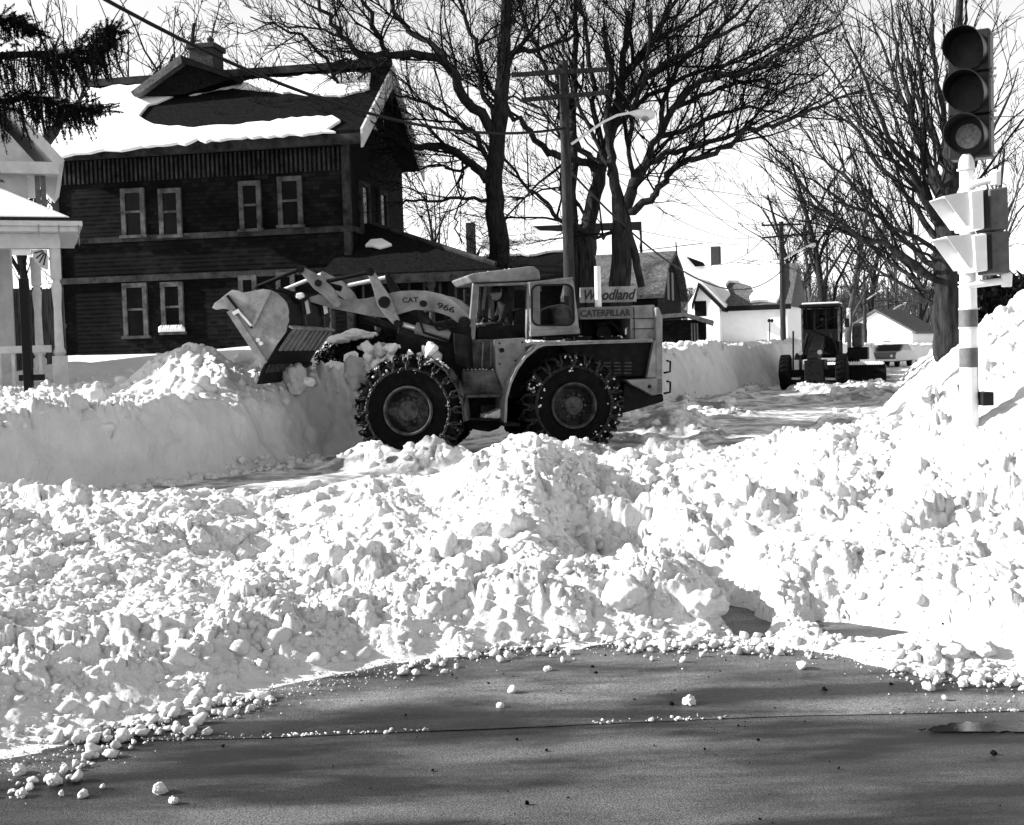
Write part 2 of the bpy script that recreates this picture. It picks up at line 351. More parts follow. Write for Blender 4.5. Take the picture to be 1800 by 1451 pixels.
dlf = -polydist(XX, YY, WL); al_ = XX * .45 + YY * .893; fmask = np.exp(-((dlf - .25) / .35) ** 2) * (RG == 1) * sm(ZZ / .15) * (YY < 60)
dsp = fmask * (.34 * (fbm(al_ * 1.6, ZZ * 2.2, 210, 5) - .5) + .10 * lumps(al_, ZZ, .22, 211) * sm((fbm(al_ * .8, ZZ * 1.2, 212, 2) - .42) / .2))
V = np.stack([XX + jx + .89 * dsp, YY + jy - .45 * dsp, ZZ], -1).reshape(-1, 3)
nr, nc = XX.shape
idx = np.arange(nr * nc).reshape(nr, nc)
F = np.stack([idx[:-1, :-1], idx[:-1, 1:], idx[1:, 1:], idx[1:, :-1]], -1).reshape(-1, 4)
fr_ = RG[:-1, :-1].reshape(-1)
zmax = np.maximum.reduce([ZZ[:-1, :-1], ZZ[1:, :-1], ZZ[:-1, 1:], ZZ[1:, 1:]]).reshape(-1)
dlg = -polydist(XX, YY, WL)[:-1, :-1].reshape(-1)
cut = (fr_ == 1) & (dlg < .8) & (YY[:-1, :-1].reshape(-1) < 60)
sets = [('snow_pile', (fr_ == 0) & (zmax > -.02), 'snow', 'churned white snow pile lying across the street beside the wet asphalt', 'stuff'),
        ('snow_windrow', (fr_ == 1) & ~cut, 'snow', 'lumpy snow heaped on the far left kerb in front of the dark house', 'stuff'),
        ('cut_snow_face', cut, 'snowshade', 'smooth ploughed snow wall left of the loader tyres', 'stuff'),
        ('snow_bank', fr_ == 2, 'snow', 'high sunlit snow bank round the striped signal pole', 'stuff'),
        ('street_snow', (fr_ == 3) & (zmax > -.01), 'packed', 'packed and rutted snow on the street behind the pile', 'structure')]
for nm, msk, m, lab, kd in sets:
    f = F[msk]; used, inv = np.unique(f, return_inverse=True)
    o = mesh_np(nm, V[used], inv.reshape(-1, 4), m)
    tag(o, lab, None, None, kd)
def hz(x, y):
    z, _ = height(np.array([[float(x)]]), np.array([[float(y)]]), False); return float(z[0, 0])
# asphalt and the wide snowy ground
def sheet(name, x0, x1, y0, y1, z, m, kind='structure'):
    o = mesh_np(name, [(x0, y0, z), (x1, y0, z), (x1, y1, z), (x0, y1, z)], [(0, 1, 2, 3)], m, False)
    tag(o, None, None, None, kind); return o
sheet('ground', -1500, 1500, -60, 2500, -.30, 'snowsoft')
rd = sheet('road', -90, 90, -8, 6.3, -.008, 'asphalt'); rd['label'] = 'dark wet asphalt road in front of the snow'
xs_ = np.concatenate([[-90], np.linspace(-4, 4, 160), [90]]); sy = 5.83 + .05 * (fbm(xs_ * .8, xs_ * 0, 520, 4) - .5) + .04 * np.sin(xs_ * 1.1); sy[0] = sy[-1] = 5.83
rd = mesh_np('gutter', [(x_, y_, -.004) for x_, y_ in zip(xs_, sy)] + [(x_, 160, -.004) for x_ in xs_], [(i, i + 1, i + 163, i + 162) for i in range(161)], 'apron', False); tag(rd, None, None, None, 'structure'); rd['label'] = 'lighter wet asphalt strip at the foot of the snow pile'
rng = np.random.default_rng(5)
# broken slush along the seam of the two asphalt strips
def asphalt(m, lo, hi, wet):
    t = m.node_tree; b = t.nodes['Principled BSDF']; tc = t.nodes.new('ShaderNodeTexCoord')
    def noise(sc, stretch, det=5):
        mp = t.nodes.new('ShaderNodeMapping'); mp.inputs['Scale'].default_value = stretch; t.links.new(tc.outputs['Object'], mp.inputs[0])
        n = t.nodes.new('ShaderNodeTexNoise'); n.inputs['Scale'].default_value = sc; n.inputs['Detail'].default_value = det; n.inputs['Roughness'].default_value = .6; t.links.new(mp.outputs[0], n.inputs[0]); return n.outputs[0]
    def ramp(src, p0, p1, v0, v1):
        r = t.nodes.new('ShaderNodeMapRange'); r.inputs[1].default_value = p0; r.inputs[2].default_value = p1; r.inputs[3].default_value = v0; r.inputs[4].default_value = v1; t.links.new(src, r.inputs[0]); return r.outputs[0]
    def mul(a_, b_):
        n = t.nodes.new('ShaderNodeMath'); n.operation = 'MULTIPLY'; t.links.new(a_, n.inputs[0]); t.links.new(b_, n.inputs[1]); return n.outputs[0]
    big = noise(1.1, (.6, 1.3, 1), 8); streak = noise(1.3, (.35, 1.5, 1), 9); grain = noise(150, (1, 1, 1), 2)
    c = mul(mul(ramp(big, .38, .6, lo, hi), ramp(streak, .43, .57, .35, 1.7)), ramp(grain, .35, .65, .3, 1.8))
    bp = t.nodes.new('ShaderNodeBump'); bp.inputs['Distance'].default_value = .003; t.links.new(noise(170, (1, 1, 1), 3), bp.inputs['Height']); t.links.new(bp.outputs[0], b.inputs['Normal'])
    t.links.new(c, b.inputs['Base Color']); t.links.new(ramp(big, .4, .62, wet, .62), b.inputs['Roughness'])
asphalt(MT['asphalt'], .022, .06, .46); asphalt(MT['apron'], .016, .10, .38)
for k_ in ('asphalt', 'apron'): MT[k_].node_tree.nodes['Principled BSDF'].inputs['Specular IOR Level'].default_value = .15
cr = []
for i in range(420):
    x = rng.uniform(-3.0, 2.6); 
    if fbm(np.array([x * 1.4]), np.array([3.0]), 500, 2)[0] < .48: continue
    cr.append((x, float(np.interp(x, xs_, sy)) + abs(rng.normal(0, .03)), -.003, .003 + .004 * rng.exponential()))
SEAM = cr
# puddle
g_ = np.random.default_rng(2); pp = []
for k in range(46):
    x_ = 1612 + 250 * k / 45; pp.append((x_, 1286 + g_.normal(0, .8) - 4 * (k < 6) * (6 - k) / 6))
for k in range(46)[::-1]:
    x_ = 1614 + 248 * k / 45; pp.append((x_, 1270 + 14 * max(0, (1 - k / 12)) + g_.normal(0, 1.8)))
MT['water'] = mat('puddle_water', .008, .035, .1, 3, .0006, 14, .12)
o = mesh_np('puddle', [tuple(onz(a, b, .001)) for a, b in pp], [tuple(range(len(pp)))], 'water', False); tag(o, 'still puddle mirroring the pole at the kerb', None, None, 'structure')

# ------------------------------------------------------------------ snow chunks
def ico(sub):
    bm = bmesh.new(); bmesh.ops.create_icosphere(bm, subdivisions=sub, radius=1)
    V = np.array([v.co[:] for v in bm.verts]); F = np.array([[v.index for v in f.verts] for f in bm.faces]); bm.free(); return V, F
def chunk_shapes(sub, n, seed):
    V, F = ico(sub); g = np.random.default_rng(seed); out = []
    for i in range(n):
        nb = (7, 16, 44)[sub - 2]; D = g.normal(size=(nb, 3)); D /= np.linalg.norm(D, axis=1)[:, None]; w = (.55, .36, .24)[sub - 2] * g.uniform(.6, 1.3, nb)
        ang = np.arccos(np.clip(V @ D.T, -1, 1)); bump = np.sqrt(np.clip(1 - (ang / w) ** 2, 0, 1)) * w * .62
        r = .74 + bump.max(1)
        d = g.normal(size=3) * 1.8; r = r * (1 + .16 * np.sin(V @ d + g.uniform(0, 6))); W = V * r[:, None]
        for k in range(g.integers(1, 4)):                   # one or two broken faces
            d = g.normal(size=3); d /= np.linalg.norm(d); c = g.uniform(.45, .8); t = W @ d; W = W - np.outer(np.maximum(t - c, 0) * .85, d)
        out.append(W * g.uniform(.75, 1.2, 3))
    return out, F
S1, F1 = chunk_shapes(2, 14, 1); S2, F2 = chunk_shapes(3, 12, 2); S3, F3 = chunk_shapes(4, 6, 3)
def rotm(g):
    q = g.normal(size=4); q /= np.linalg.norm(q); a, b, c, d = q
    return np.array([[1 - 2 * (c * c + d * d), 2 * (b * c - a * d), 2 * (b * d + a * c)], [2 * (b * c + a * d), 1 - 2 * (b * b + d * d), 2 * (c * d - a * b)], [2 * (b * d - a * c), 2 * (c * d + a * b), 1 - 2 * (b * b + c * c)]])
def scatter(name, pts, sizes, shapes, F, m, label, seed, smooth=True):
    g = np.random.default_rng(seed); Vs = []; Fs = []; o = 0
    for p, s in zip(pts, sizes):
        W = (shapes[g.integers(len(shapes))] * s) @ rotm(g).T * np.array([1, 1, .85]) + p; Vs.append(W); Fs.append(F + o); o += len(W)
    ob = mesh_np(name, np.concatenate(Vs), np.concatenate(Fs), m, smooth); return tag(ob, label, None, None, 'stuff')
def sample(n, y0, y1, t0, t1, ok, seed, powr=1.0):
    g = np.random.default_rng(seed); y = np.exp(g.uniform(math.log(y0), math.log(y1), n)); x = y * g.uniform(t0, t1, n)
    z, rg = height(x[None, :], y[None, :], True); z = z[0]; rg = rg[0]; k = ok(x, y, z, rg); return x[k], y[k], z[k], rg[k]
cl = lambda x, y: vnoise(x * .9, y * .9, 300) * .7 + vnoise(x * 3, y * 3, 301) * .3
g = np.random.default_rng(11)
x, y, z, rg = sample(15000, 6, 14.5, -.5, .5, lambda x, y, z, rg: ((rg == 0) | ((rg == 2) & (y < 9))) & (z > .03) & (cl(x, y) > .45), 12)
s = np.clip(.010 + .016 * g.exponential(1, len(x)), .009, .085) * (y / 9) ** .3
scatter('loose_snow', np.stack([x, y, z - s * .25], -1), s, S1, F1, 'snow', 'countless small snow lumps strewn over the near snow pile', 13)
x, y, z, rg = sample(300, 6.3, 14, -.5, .42, lambda x, y, z, rg: (rg == 0) & (z > .12) & (cl(x, y) > .42), 14)
s = np.clip(.05 + .035 * g.exponential(1, len(x)), .05, .17)
scatter('broken_snow', np.stack([x, y, z + s * -.25], -1), s, S2, F2, 'snow', 'larger broken snow lumps bedded in the near pile', 15)
x, y, z, rg = sample(5200, 16, 48, -.46, .46, lambda x, y, z, rg: ((rg == 1) & (polydist(x[None], y[None], WL)[0] < -.45) & (polydist(x[None], y[None], WL)[0] > -6)) | ((rg == 3) & (z > .10)) | ((rg == 2) & (x < 12) & (cl(x, y) > .62)), 16)
s = np.clip(.03 + .035 * g.exponential(1, len(x)), .025, .16) * (y / 20) ** .5
scatter('kerb_rubble', np.stack([x, y, z], -1), s, S1, F1, 'snow', 'small lumps of broken snow on the kerb windrow', 17)
# rubble fallen along the foot of the cut face
wl = np.array(WL[2:12], float); sg_ = np.linalg.norm(np.diff(wl, axis=0), axis=1); n = 1500; kk = np.minimum(g.integers(0, len(sg_), n), len(sg_) - 1); kk = np.where(g.random(n) < .5, np.minimum(kk, 4), kk); tt = g.random(n); bp_ = wl[kk] * (1 - tt)[:, None] + wl[kk + 1] * tt[:, None] + np.outer(np.abs(g.normal(0, .22, n)) - .12, (.89, -.45)); s = np.clip(.012 + .025 * g.exponential(1, n), .012, .12)
scatter('fallen_crumbs', np.concatenate([bp_, height(bp_[None, :, 0], bp_[None, :, 1], True)[0][0][:, None]], 1), s, S1, F1, 'snow', 'crumbled snow along the foot of the ploughed snow wall', 29)
# fringe of crumbs where the pile meets the asphalt
n = 3600; gx = g.uniform(-.5, .5, n); pxx = 900 + FPX * gx; ey = np.interp(pxx, EP, EY); yy = ey + g.normal(0, .15, n) + .04 - .25 * np.maximum(g.normal(0, 1, n) - 1.3, 0); yy = np.where(gx < -.05, yy - g.exponential(.12, n) * (-gx * 2.2), yy); xx = gx * yy
zz = np.maximum(height(xx[None], yy[None], True)[0][0], 0); s = np.clip(.003 + .0065 * g.exponential(1, n) ** 1.35, .003, .04); ck = (vnoise(xx * 2.2, yy * 2.2, 310) > .5) | (s < .009); xx, yy, zz, s = xx[ck], yy[ck], zz[ck], s[ck]
scatter('snow_crumbs', np.stack([xx, yy, zz + s * .4], -1), s, S1, F1, 'snow', 'crumbs of snow along the edge of the asphalt', 18)
scatter('slush_line', [np.array(c[:3]) for c in SEAM], [c[3] for c in SEAM], S1, F1, 'packed', 'thin broken line of frozen slush on the asphalt seam', 28)
# dark grit on the near snow and asphalt
n = 110; yy = 4.5 + 2.8 * g.uniform(0, 1, n) ** .8; xx = yy * np.clip(.12 + .2 * g.normal(0, 1, n), -.45, .45); zz = np.maximum(height(xx[None], yy[None], True)[0][0], -.004); s = .003 + .003 * g.exponential(1, n)
scatter('road_grit', np.stack([xx, yy, zz + s * .3], -1), s, S1, F1, 'tyre', 'dark grit and pebbles on the wet asphalt', 19)
def chunk(px, py, r, label, k=0, group=None, name='snow_chunk', Y=None, flat=.9, seed=None, m='snow'):
    if Y is None:
        p = onz(px, py, 0)
        for _ in range(40):                                # walk to where the sight line meets the snow
            zt = max(hz(p[0], p[1]), 0); q = onz(px, py, min(zt, 1.6)); p = p * .6 + q * .4
        p[2] = max(hz(p[0], p[1]), 0) + r * .25
    else: p = at(px, py, Y)
    W = (S3[k % len(S3)] * r) @ rotm(np.random.default_rng(seed if seed is not None else k * 7 + 1)).T * np.array([1, 1, flat])
    me_o = mesh_np(name, W, F3, m, True); me_o.location = tuple(p)
    return tag(me_o, label, 'snow chunk' if name == 'snow_chunk' else 'snow clod', group)
chunk(557, 925, .20, 'smooth block of snow on the crest where the lane dips behind the pile', 0)
chunk(895, 935, .16, 'rounded snow boulder high on the central mound', 1)
chunk(835, 945, .13, 'squat snow boulder on the left flank of the central mound', 2)
chunk(1060, 905, .15, 'upright snow boulder beside the shaded hollow right of the mound', 3)
chunk(725, 1040, .17, 'broad snow slab on the lower slope left of centre', 4)
chunk(1240, 1080, .15, 'round snow boulder beside the left shovelled hollow at the asphalt edge', 5)
chunk(1100, 1055, .16, 'bright snow boulder on the lower front of the pile', 1, seed=50)
chunk(750, 985, .12, 'small snow boulder halfway down the slope beneath the front tyre', 3, seed=51)
chunk(1490, 1010, .14, 'snow block above the right shovelled hollow', 2, seed=52)
chunk(1640, 1160, .10, 'grey icy block at the foot of the right bank', 4, seed=53, m='snowshade')
chunk(1675, 1155, .09, 'second icy block at the foot of the right bank beside the grey one', 5, seed=54)
chunk(1730, 1150, .07, 'small pale ice block nearest the signal pole side of the asphalt', 0, seed=55)
chunk(345, 690, .34, 'big rounded snow boulder on the left windrow below the rubble heap', 1, Y=20.6, seed=56)
chunk(430, 632, .22, 'snow boulder behind the windrow close to the bucket lip', 2, Y=23.4, seed=57)
chunk(168, 715, .26, 'upright shard of snow on the left windrow near the porch', 3, Y=18.6, flat=1.5, seed=58)
chunk(624, 655, .30, 'grey snow slab leaning between bucket and front tyre', 4, Y=22.2, flat=1.3, seed=59, m='snowshade')
chunk(668, 798, .10, 'snow block by the tread of the front tyre', 5, Y=18.8, seed=60)
chunk(1225, 925, .09, 'fist sized snow lump in the shaded flank right of the mound', 3, seed=61)
CLODS = ['largest lone snow clod near the bottom edge of the road, left of centre', 'grey snow clod just below and right of the largest lone clod', 'round snow clod midway between the left corner and the lone clod', 'tiny clod just left of the round clod in the bottom left group',
 'widest lumpy clod in the bottom left group on dark asphalt', 'snow clod atop the bottom left group, nearest the pile', 'clod at the very left edge, upper one of two', 'clod at the very left edge, lower one of two', 'small clod right of the topmost clod in the bottom left group', 'small clod alone between the round clod and the widest clod',
 'tiny clod touching the right side of the widest bottom left clod', 'small clod between the widest clod and the left edge', 'small clod near the slush line below the centre of the pile', 'bright clod on open asphalt right of centre, largest out there', 'small clod on wet asphalt close under the middle of the pile', 'tall white clod leaning on the pile edge right of the middle',
 'flat icy clod at the pile edge left of the shovelled ruts', 'big clod lying off the foot of the right bank, leftmost there', 'middle clod of the three at the foot of the right bank', 'rightmost clod off the foot of the right bank', 'clod tucked against the right bank above the other three', 'biggest clod off the left edge of the pile above the seam', 'second big clod beside the biggest one off the left pile edge',
 'clod lying on the slush line at the left', 'clod on the slush line farthest left beneath the pile', 'clod on asphalt right of the two big left ones', 'small clod second in the row leading right along the left pile edge', 'small clod last in the row leading right along the left pile edge', 'clod just under the row along the left pile edge']
for i, (a, b, r) in enumerate([(281, 1390, .036), (305, 1410, .022), (145, 1399, .026), (108, 1396, .016), (95, 1376, .045), (112, 1354, .028), (35, 1358, .035), (38, 1398, .028), (138, 1352, .015), (180, 1384, .016), (122, 1368, .018), (52, 1385, .02),
                               (880, 1242, .022), (1210, 1236, .04), (963, 1178, .028), (1165, 1139, .05), (1340, 1146, .05), (1640, 1190, .06), (1692, 1187, .04), (1718, 1200, .05), (1712, 1172, .05), (300, 1252, .07), (335, 1240, .05), (365, 1290, .03), (170, 1285, .03), (400, 1237, .03), (425, 1240, .022), (455, 1238, .02), (415, 1252, .018)]):
    chunk(a, b, r, CLODS[i], i, 'loose snow clods on the asphalt', 'snow_clod', seed=100 + i)

# ------------------------------------------------------------------ trees
def tubes(polys, k, name, m, parent):
    """many tapered tubes as one mesh; polys: list of (pts n x 3, radii n)"""
    by = {}
    for p, r in polys: by.setdefault(len(p), []).append((p, r))
    Vs = []; Fs = []; off = 0; ang = np.arange(k) * 2 * math.pi / k
    for n, L in by.items():
        P = np.array([p for p, _ in L], float); Rr = np.array([r for _, r in L], float)
        D = np.empty_like(P); D[:, 1:-1] = P[:, 2:] - P[:, :-2]; D[:, 0] = P[:, 1] - P[:, 0]; D[:, -1] = P[:, -1] - P[:, -2]
        D /= np.linalg.norm(D, axis=-1, keepdims=True) + 1e-9
        ref = np.where(np.abs((P[:, -1] - P[:, 0])[:, 2:3]) > .8 * np.linalg.norm(P[:, -1] - P[:, 0], axis=-1, keepdims=True), np.array([[1., 0, 0]]), np.array([[0, 0, 1.]]))[:, None, :]
        x = np.cross(D, np.broadcast_to(ref, D.shape)); x /= np.linalg.norm(x, axis=-1, keepdims=True) + 1e-9; y = np.cross(D, x)
        ring = P[:, :, None, :] + (x[:, :, None, :] * np.cos(ang)[None, None, :, None] + y[:, :, None, :] * np.sin(ang)[None, None, :, None]) * Rr[:, :, None, None]
        m_ = len(L); Vs.append(ring.reshape(-1, 3))
        base = off + (np.arange(m_) * n * k)[:, None, None] + (np.arange(n - 1) * k)[None, :, None]; j = np.arange(k)[None, None, :]; j2 = (j + 1) % k
        Fs.append(np.stack(np.broadcast_arrays(base + j, base + j2, base + k + j2, base + k + j), -1).reshape(-1, 4)); off += m_ * n * k
    return mesh_np(name, np.concatenate(Vs), np.concatenate(Fs), m, True, parent)
def branch(start, d, L, r, n, g, wig=.18, up=.0, tip=.3):
    d = d / np.linalg.norm(d); P = [np.array(start, float)]; st = L / (n - 1)
    for i in range(n - 1):
        d = d + g.normal(0, wig, 3); d[2] += up; d /= np.linalg.norm(d); P.append(P[-1] + d * st)
    return np.array(P), r * np.linspace(1, tip, n)
def spawn(P, Rr, g, lvl, out, dens, wig, up, lmul, rmin, t0=.15, spread=.9, maxlvl=3, flat=1.0):
    seg = np.linalg.norm(np.diff(P, axis=0), axis=1); L = seg.sum(); cum = np.concatenate([[0], np.cumsum(seg)])
    n = max(1, int(L * dens[lvl] * g.uniform(.8, 1.2)))
    for i in range(n):
        t = g.uniform(t0, 1) * L; k = min(np.searchsorted(cum, t) - 1, len(P) - 2); k = max(k, 0); a = (t - cum[k]) / seg[k]
        p = P[k] * (1 - a) + P[k + 1] * a; r = Rr[k] * (1 - a) + Rr[k + 1] * a
        d0 = (P[k + 1] - P[k]) / seg[k]; s = g.normal(0, 1, 3); s -= d0 * np.dot(s, d0); s /= np.linalg.norm(s) + 1e-9; s[1] *= flat
        d = d0 * g.uniform(.55, 1.0) + s * spread * g.uniform(.6, 1.1); d[2] += .15
        cl_ = lmul[lvl] * g.uniform(.45, 1.3) * (1 - .45 * t / L); cr = max(rmin, min(r * .62, cl_ * .016))
        Q, qr = branch(p, d, cl_, cr, (7, 6, 5, 4)[lvl], g, wig, up)
        out[lvl].append((Q, np.maximum(qr, rmin * .7)))
        if lvl + 1 < maxlvl: spawn(Q, qr, g, lvl + 1, out, dens, wig, up, lmul, rmin, .15, spread, maxlvl, flat)
def smoothpoly(p, r, g, wig, n=3):
    P = [];Rr = []
    for i in range(len(p) - 1):
        for j in range(n):
            a = j / n; q = p[i] * (1 - a) + p[i + 1] * a
            if j: q = q + g.normal(0, wig, 3)
            P.append(q); Rr.append(r[i] * (1 - a) + r[i + 1] * a)
    P.append(p[-1]); Rr.append(r[-1]); return np.array(P), np.array(Rr)
def traced_tree(name, label, Yd, trunks, limbs, seed, dens, lmul, rmin, barkm, twigm, wig=.16, up=.02, maxlvl=3, limbwig=.10, group=None, yspread=2.5, spread=.9):
    """trunks/limbs: lists of (px, py, width px, depth offset)"""
    g = np.random.default_rng(seed); sc = Yd / FPX
    b = at(trunks[0][0][0], trunks[0][0][1], Yd); root = thing(name, b, label, 'tree', group)
    big = []; out = [[], [], [], []]
    def conv(L, dy):
        n = len(L); P = np.array([at(q[0], q[1], Yd + dy * i / max(1, n - 1)) for i, q in enumerate(L)]); r = np.array([q[2] * .5 * sc for q in L]); return P, r
    for L in trunks:
        P, r = conv(L, 0); P, r = smoothpoly(P, r, g, .03); big.append((P, r)); 
        if len(L) > 4: spawn(P, r, g, 0, out, [dens[0] * .5] + dens[1:], wig, up, lmul, rmin, .55, spread, maxlvl)
    for i, L in enumerate(limbs):
        dy = L[0] if isinstance(L[0], (int, float)) else g.uniform(-yspread, yspread); L = L[1:] if isinstance(L[0], (int, float)) else L
        P, r = conv(L, dy); P, r = smoothpoly(P, r, g, limbwig); big.append((P, r)); spawn(P, r, g, 0, out, dens, wig, up, lmul, rmin, .08, spread, maxlvl)
    # group big ones by length inside tubes()
    tubes(big, 9, 'trunk', barkm, root)
    allb = [q for l in out for q in l]
    c = tubes(allb, 4 if len(allb) < 4000 else 3, 'crown', twigm, root); tag(c, None, None, None, None)
    return root
# near maple by the kerb (left of the three)
traced_tree('bare_tree', 'thick straight bare trunk directly behind the loader cab roof', 37,
    [[(884, 560, 40), (882, 480, 38), (874, 400, 35), (868, 330, 31), (873, 260, 29), (880, 180, 25), (885, 100, 24), (889, 40, 20), (893, -60, 15)]],
    [[-1.5, (860, 335, 18), (853, 312, 17), (831, 289, 15), (805, 270, 14), (776, 257, 13), (740, 260, 11), (700, 248, 8), (660, 232, 7), (600, 225, 5), (540, 240, 4), (480, 225, 3)],
     [-2.5, (872, 250, 18), (847, 198, 18), (805, 153, 17), (782, 111, 15), (740, 98, 14), (685, 98, 12), (640, 101, 10), (601, 66, 9), (581, 43, 8), (560, 0, 6)],
     [1.0, (782, 111, 13), (766, 85, 11), (724, 59, 10), (708, 40, 9), (690, 0, 7)],
     [-1.0, (720, 98, 10), (685, 98, 10), (669, 66, 8), (653, 43, 8), (635, 0, 6)],
     [-2.0, (740, 260, 8), (691, 244, 8), (646, 202, 7), (607, 169, 6), (575, 104, 6), (530, 60, 5), (480, 40, 3), (440, 30, 2)],
     [2.0, (882, 160, 14), (897, 101, 12), (930, 91, 9), (968, 79, 7), (1010, 60, 5)],
     [-1.0, (858, 351, 7), (820, 350, 6), (776, 354, 5), (724, 354, 4), (700, 360, 2)],
     [-.5, (812, 275, 4), (806, 320, 4), (810, 355, 3), (805, 390, 3), (812, 430, 2)],
     [0, (862, 300, 10), (840, 240, 9), (800, 210, 7), (760, 190, 6), (715, 170, 5), (660, 160, 3)],
     [1, (870, 220, 11), (845, 150, 9), (838, 90, 8), (820, 40, 7), (800, -20, 5)],
     [1, (640, 101, 6), (590, 110, 5), (540, 125, 4), (490, 130, 3), (440, 150, 2)],
     [0, (831, 289, 7), (800, 300, 5), (770, 290, 4), (730, 300, 3), (700, 310, 2)],
     [2, (601, 66, 5), (550, 50, 4), (490, 40, 3), (430, 60, 2), (395, 45, 1.5)]],
    21, [2.4, 3.4, 4.2], [3.4, 1.6, .8], .0100, 'bark', 'twig', wig=.14, up=.03, limbwig=.06, spread=.75)
traced_tree('bare_tree', 'bare tree with twin trunks leaning right behind the street light pole', 40,
    [[(1030, 570, 40), (1033, 483, 34), (1027, 419, 28), (1040, 370, 26), (1053, 322, 24), (1059, 273, 20), (1072, 240, 19), (1082, 208, 17), (1088, 160, 14), (1095, 127, 13), (1101, 79, 11), (1105, 20, 8)],
     [(1016, 560, 16), (1012, 480, 15), (1009, 380, 14), (1008, 250, 13), (1010, 100, 11), (1013, 0, 8)]],
    [[-2, (1048, 300, 14), (1020, 285, 14), (985, 276, 13), (955, 257, 11), (923, 224, 10), (894, 195, 8), (860, 150, 6), (830, 100, 5)],
     [-1, (1008, 400, 8), (980, 385, 8), (962, 357, 7), (930, 335, 6), (890, 283, 5), (850, 250, 4), (800, 235, 3)],
     [1, (1045, 290, 12), (1010, 240, 10), (985, 180, 9), (960, 120, 8), (930, 60, 7), (910, 0, 6)],
     [-2, (1085, 205, 12), (1120, 150, 10), (1170, 110, 9), (1230, 80, 8), (1290, 50, 6), (1330, 10, 5)],
     [2, (1075, 235, 10), (1120, 185, 9), (1180, 150, 8), (1250, 120, 6), (1320, 100, 5), (1390, 60, 3)],
     [0, (1090, 150, 10), (1130, 100, 9), (1160, 50, 8), (1190, 0, 6)],
     [-1, (1060, 270, 9), (1045, 200, 8), (1040, 130, 8), (1030, 60, 7), (1020, 0, 5)],
     [2, (1009, 300, 7), (985, 240, 6), (950, 190, 5), (905, 170, 4), (850, 180, 2)],
     [1, (1095, 127, 9), (1150, 70, 7), (1220, 30, 6), (1260, 0, 5)],
     [0, (1035, 390, 6), (1010, 350, 5), (980, 330, 4), (940, 340, 3), (900, 350, 2)]],
    22, [2.2, 3.2, 4.0], [3.4, 1.6, .8], .0100, 'bark2', 'twig', wig=.14, up=.03, limbwig=.06, spread=.72)
traced_tree('bare_tree', 'forked bare tree whose long limbs arch right over the street', 39,
    [[(1094, 570, 44), (1091, 483, 38), (1092, 430, 34), (1093, 386, 33), (1085, 340, 20), (1078, 300, 17), (1072, 260, 15), (1068, 200, 12), (1075, 130, 10), (1060, 50, 8)],
     [(1128, 505, 13), (1118, 455, 14), (1104, 410, 15), (1096, 385, 15)]],
    [[-3, (1095, 388, 16), (1114, 372, 15), (1145, 353, 13), (1156, 330, 12), (1182, 299, 11), (1208, 281, 10), (1259, 270, 9), (1293, 247, 8), (1319, 227, 8), (1358, 225, 7), (1398, 205, 7), (1443, 188, 5), (1519, 160, 3)],
     [-1, (1096, 372, 22), (1114, 321, 20), (1132, 292, 14), (1165, 272, 11), (1200, 264, 10), (1276, 243, 8), (1320, 222, 6)],
     [2, (1114, 321, 16), (1137, 283, 14), (1160, 240, 12), (1200, 232, 8), (1237, 211, 7), (1285, 197, 6), (1333, 191, 5), (1375, 200, 4)],
     [-3, (1160, 240, 13), (1182, 192, 12), (1231, 143, 11), (1293, 134, 9), (1347, 115, 8), (1398, 81, 7), (1440, 61, 5), (1482, 41, 3)],
     [0, (1182, 192, 9), (1231, 168, 8), (1285, 152, 6), (1320, 143, 5), (1375, 146, 4), (1420, 130, 3)],
     [3, (1160, 240, 10), (1165, 180, 9), (1190, 120, 8), (1240, 70, 7), (1290, 30, 6), (1320, -10, 5)],
     [1, (1080, 320, 9), (1060, 280, 8), (1035, 220, 7), (1010, 160, 6), (990, 90, 5), (975, 20, 4)],
     [-1, (1114, 321, 9), (1105, 270, 8), (1110, 210, 8), (1130, 150, 7), (1140, 90, 6), (1145, 20, 5)],
     [0, (1075, 405, 8), (1060, 420, 7), (1040, 415, 5), (1010, 390, 4)],
     [-2, (1231, 143, 6), (1280, 110, 5), (1340, 90, 4), (1400, 50, 3), (1450, 40, 2)],
     [-2, (1293, 247, 5), (1320, 215, 5), (1345, 185, 5), (1380, 160, 4), (1430, 140, 3), (1480, 100, 2)]],
    23, [2.2, 3.2, 4.0], [3.4, 1.6, .8], .0100, 'bark2', 'twig', wig=.13, up=.03, limbwig=.06, spread=.70)
limbs4 = []
g4 = np.random.default_rng(9)
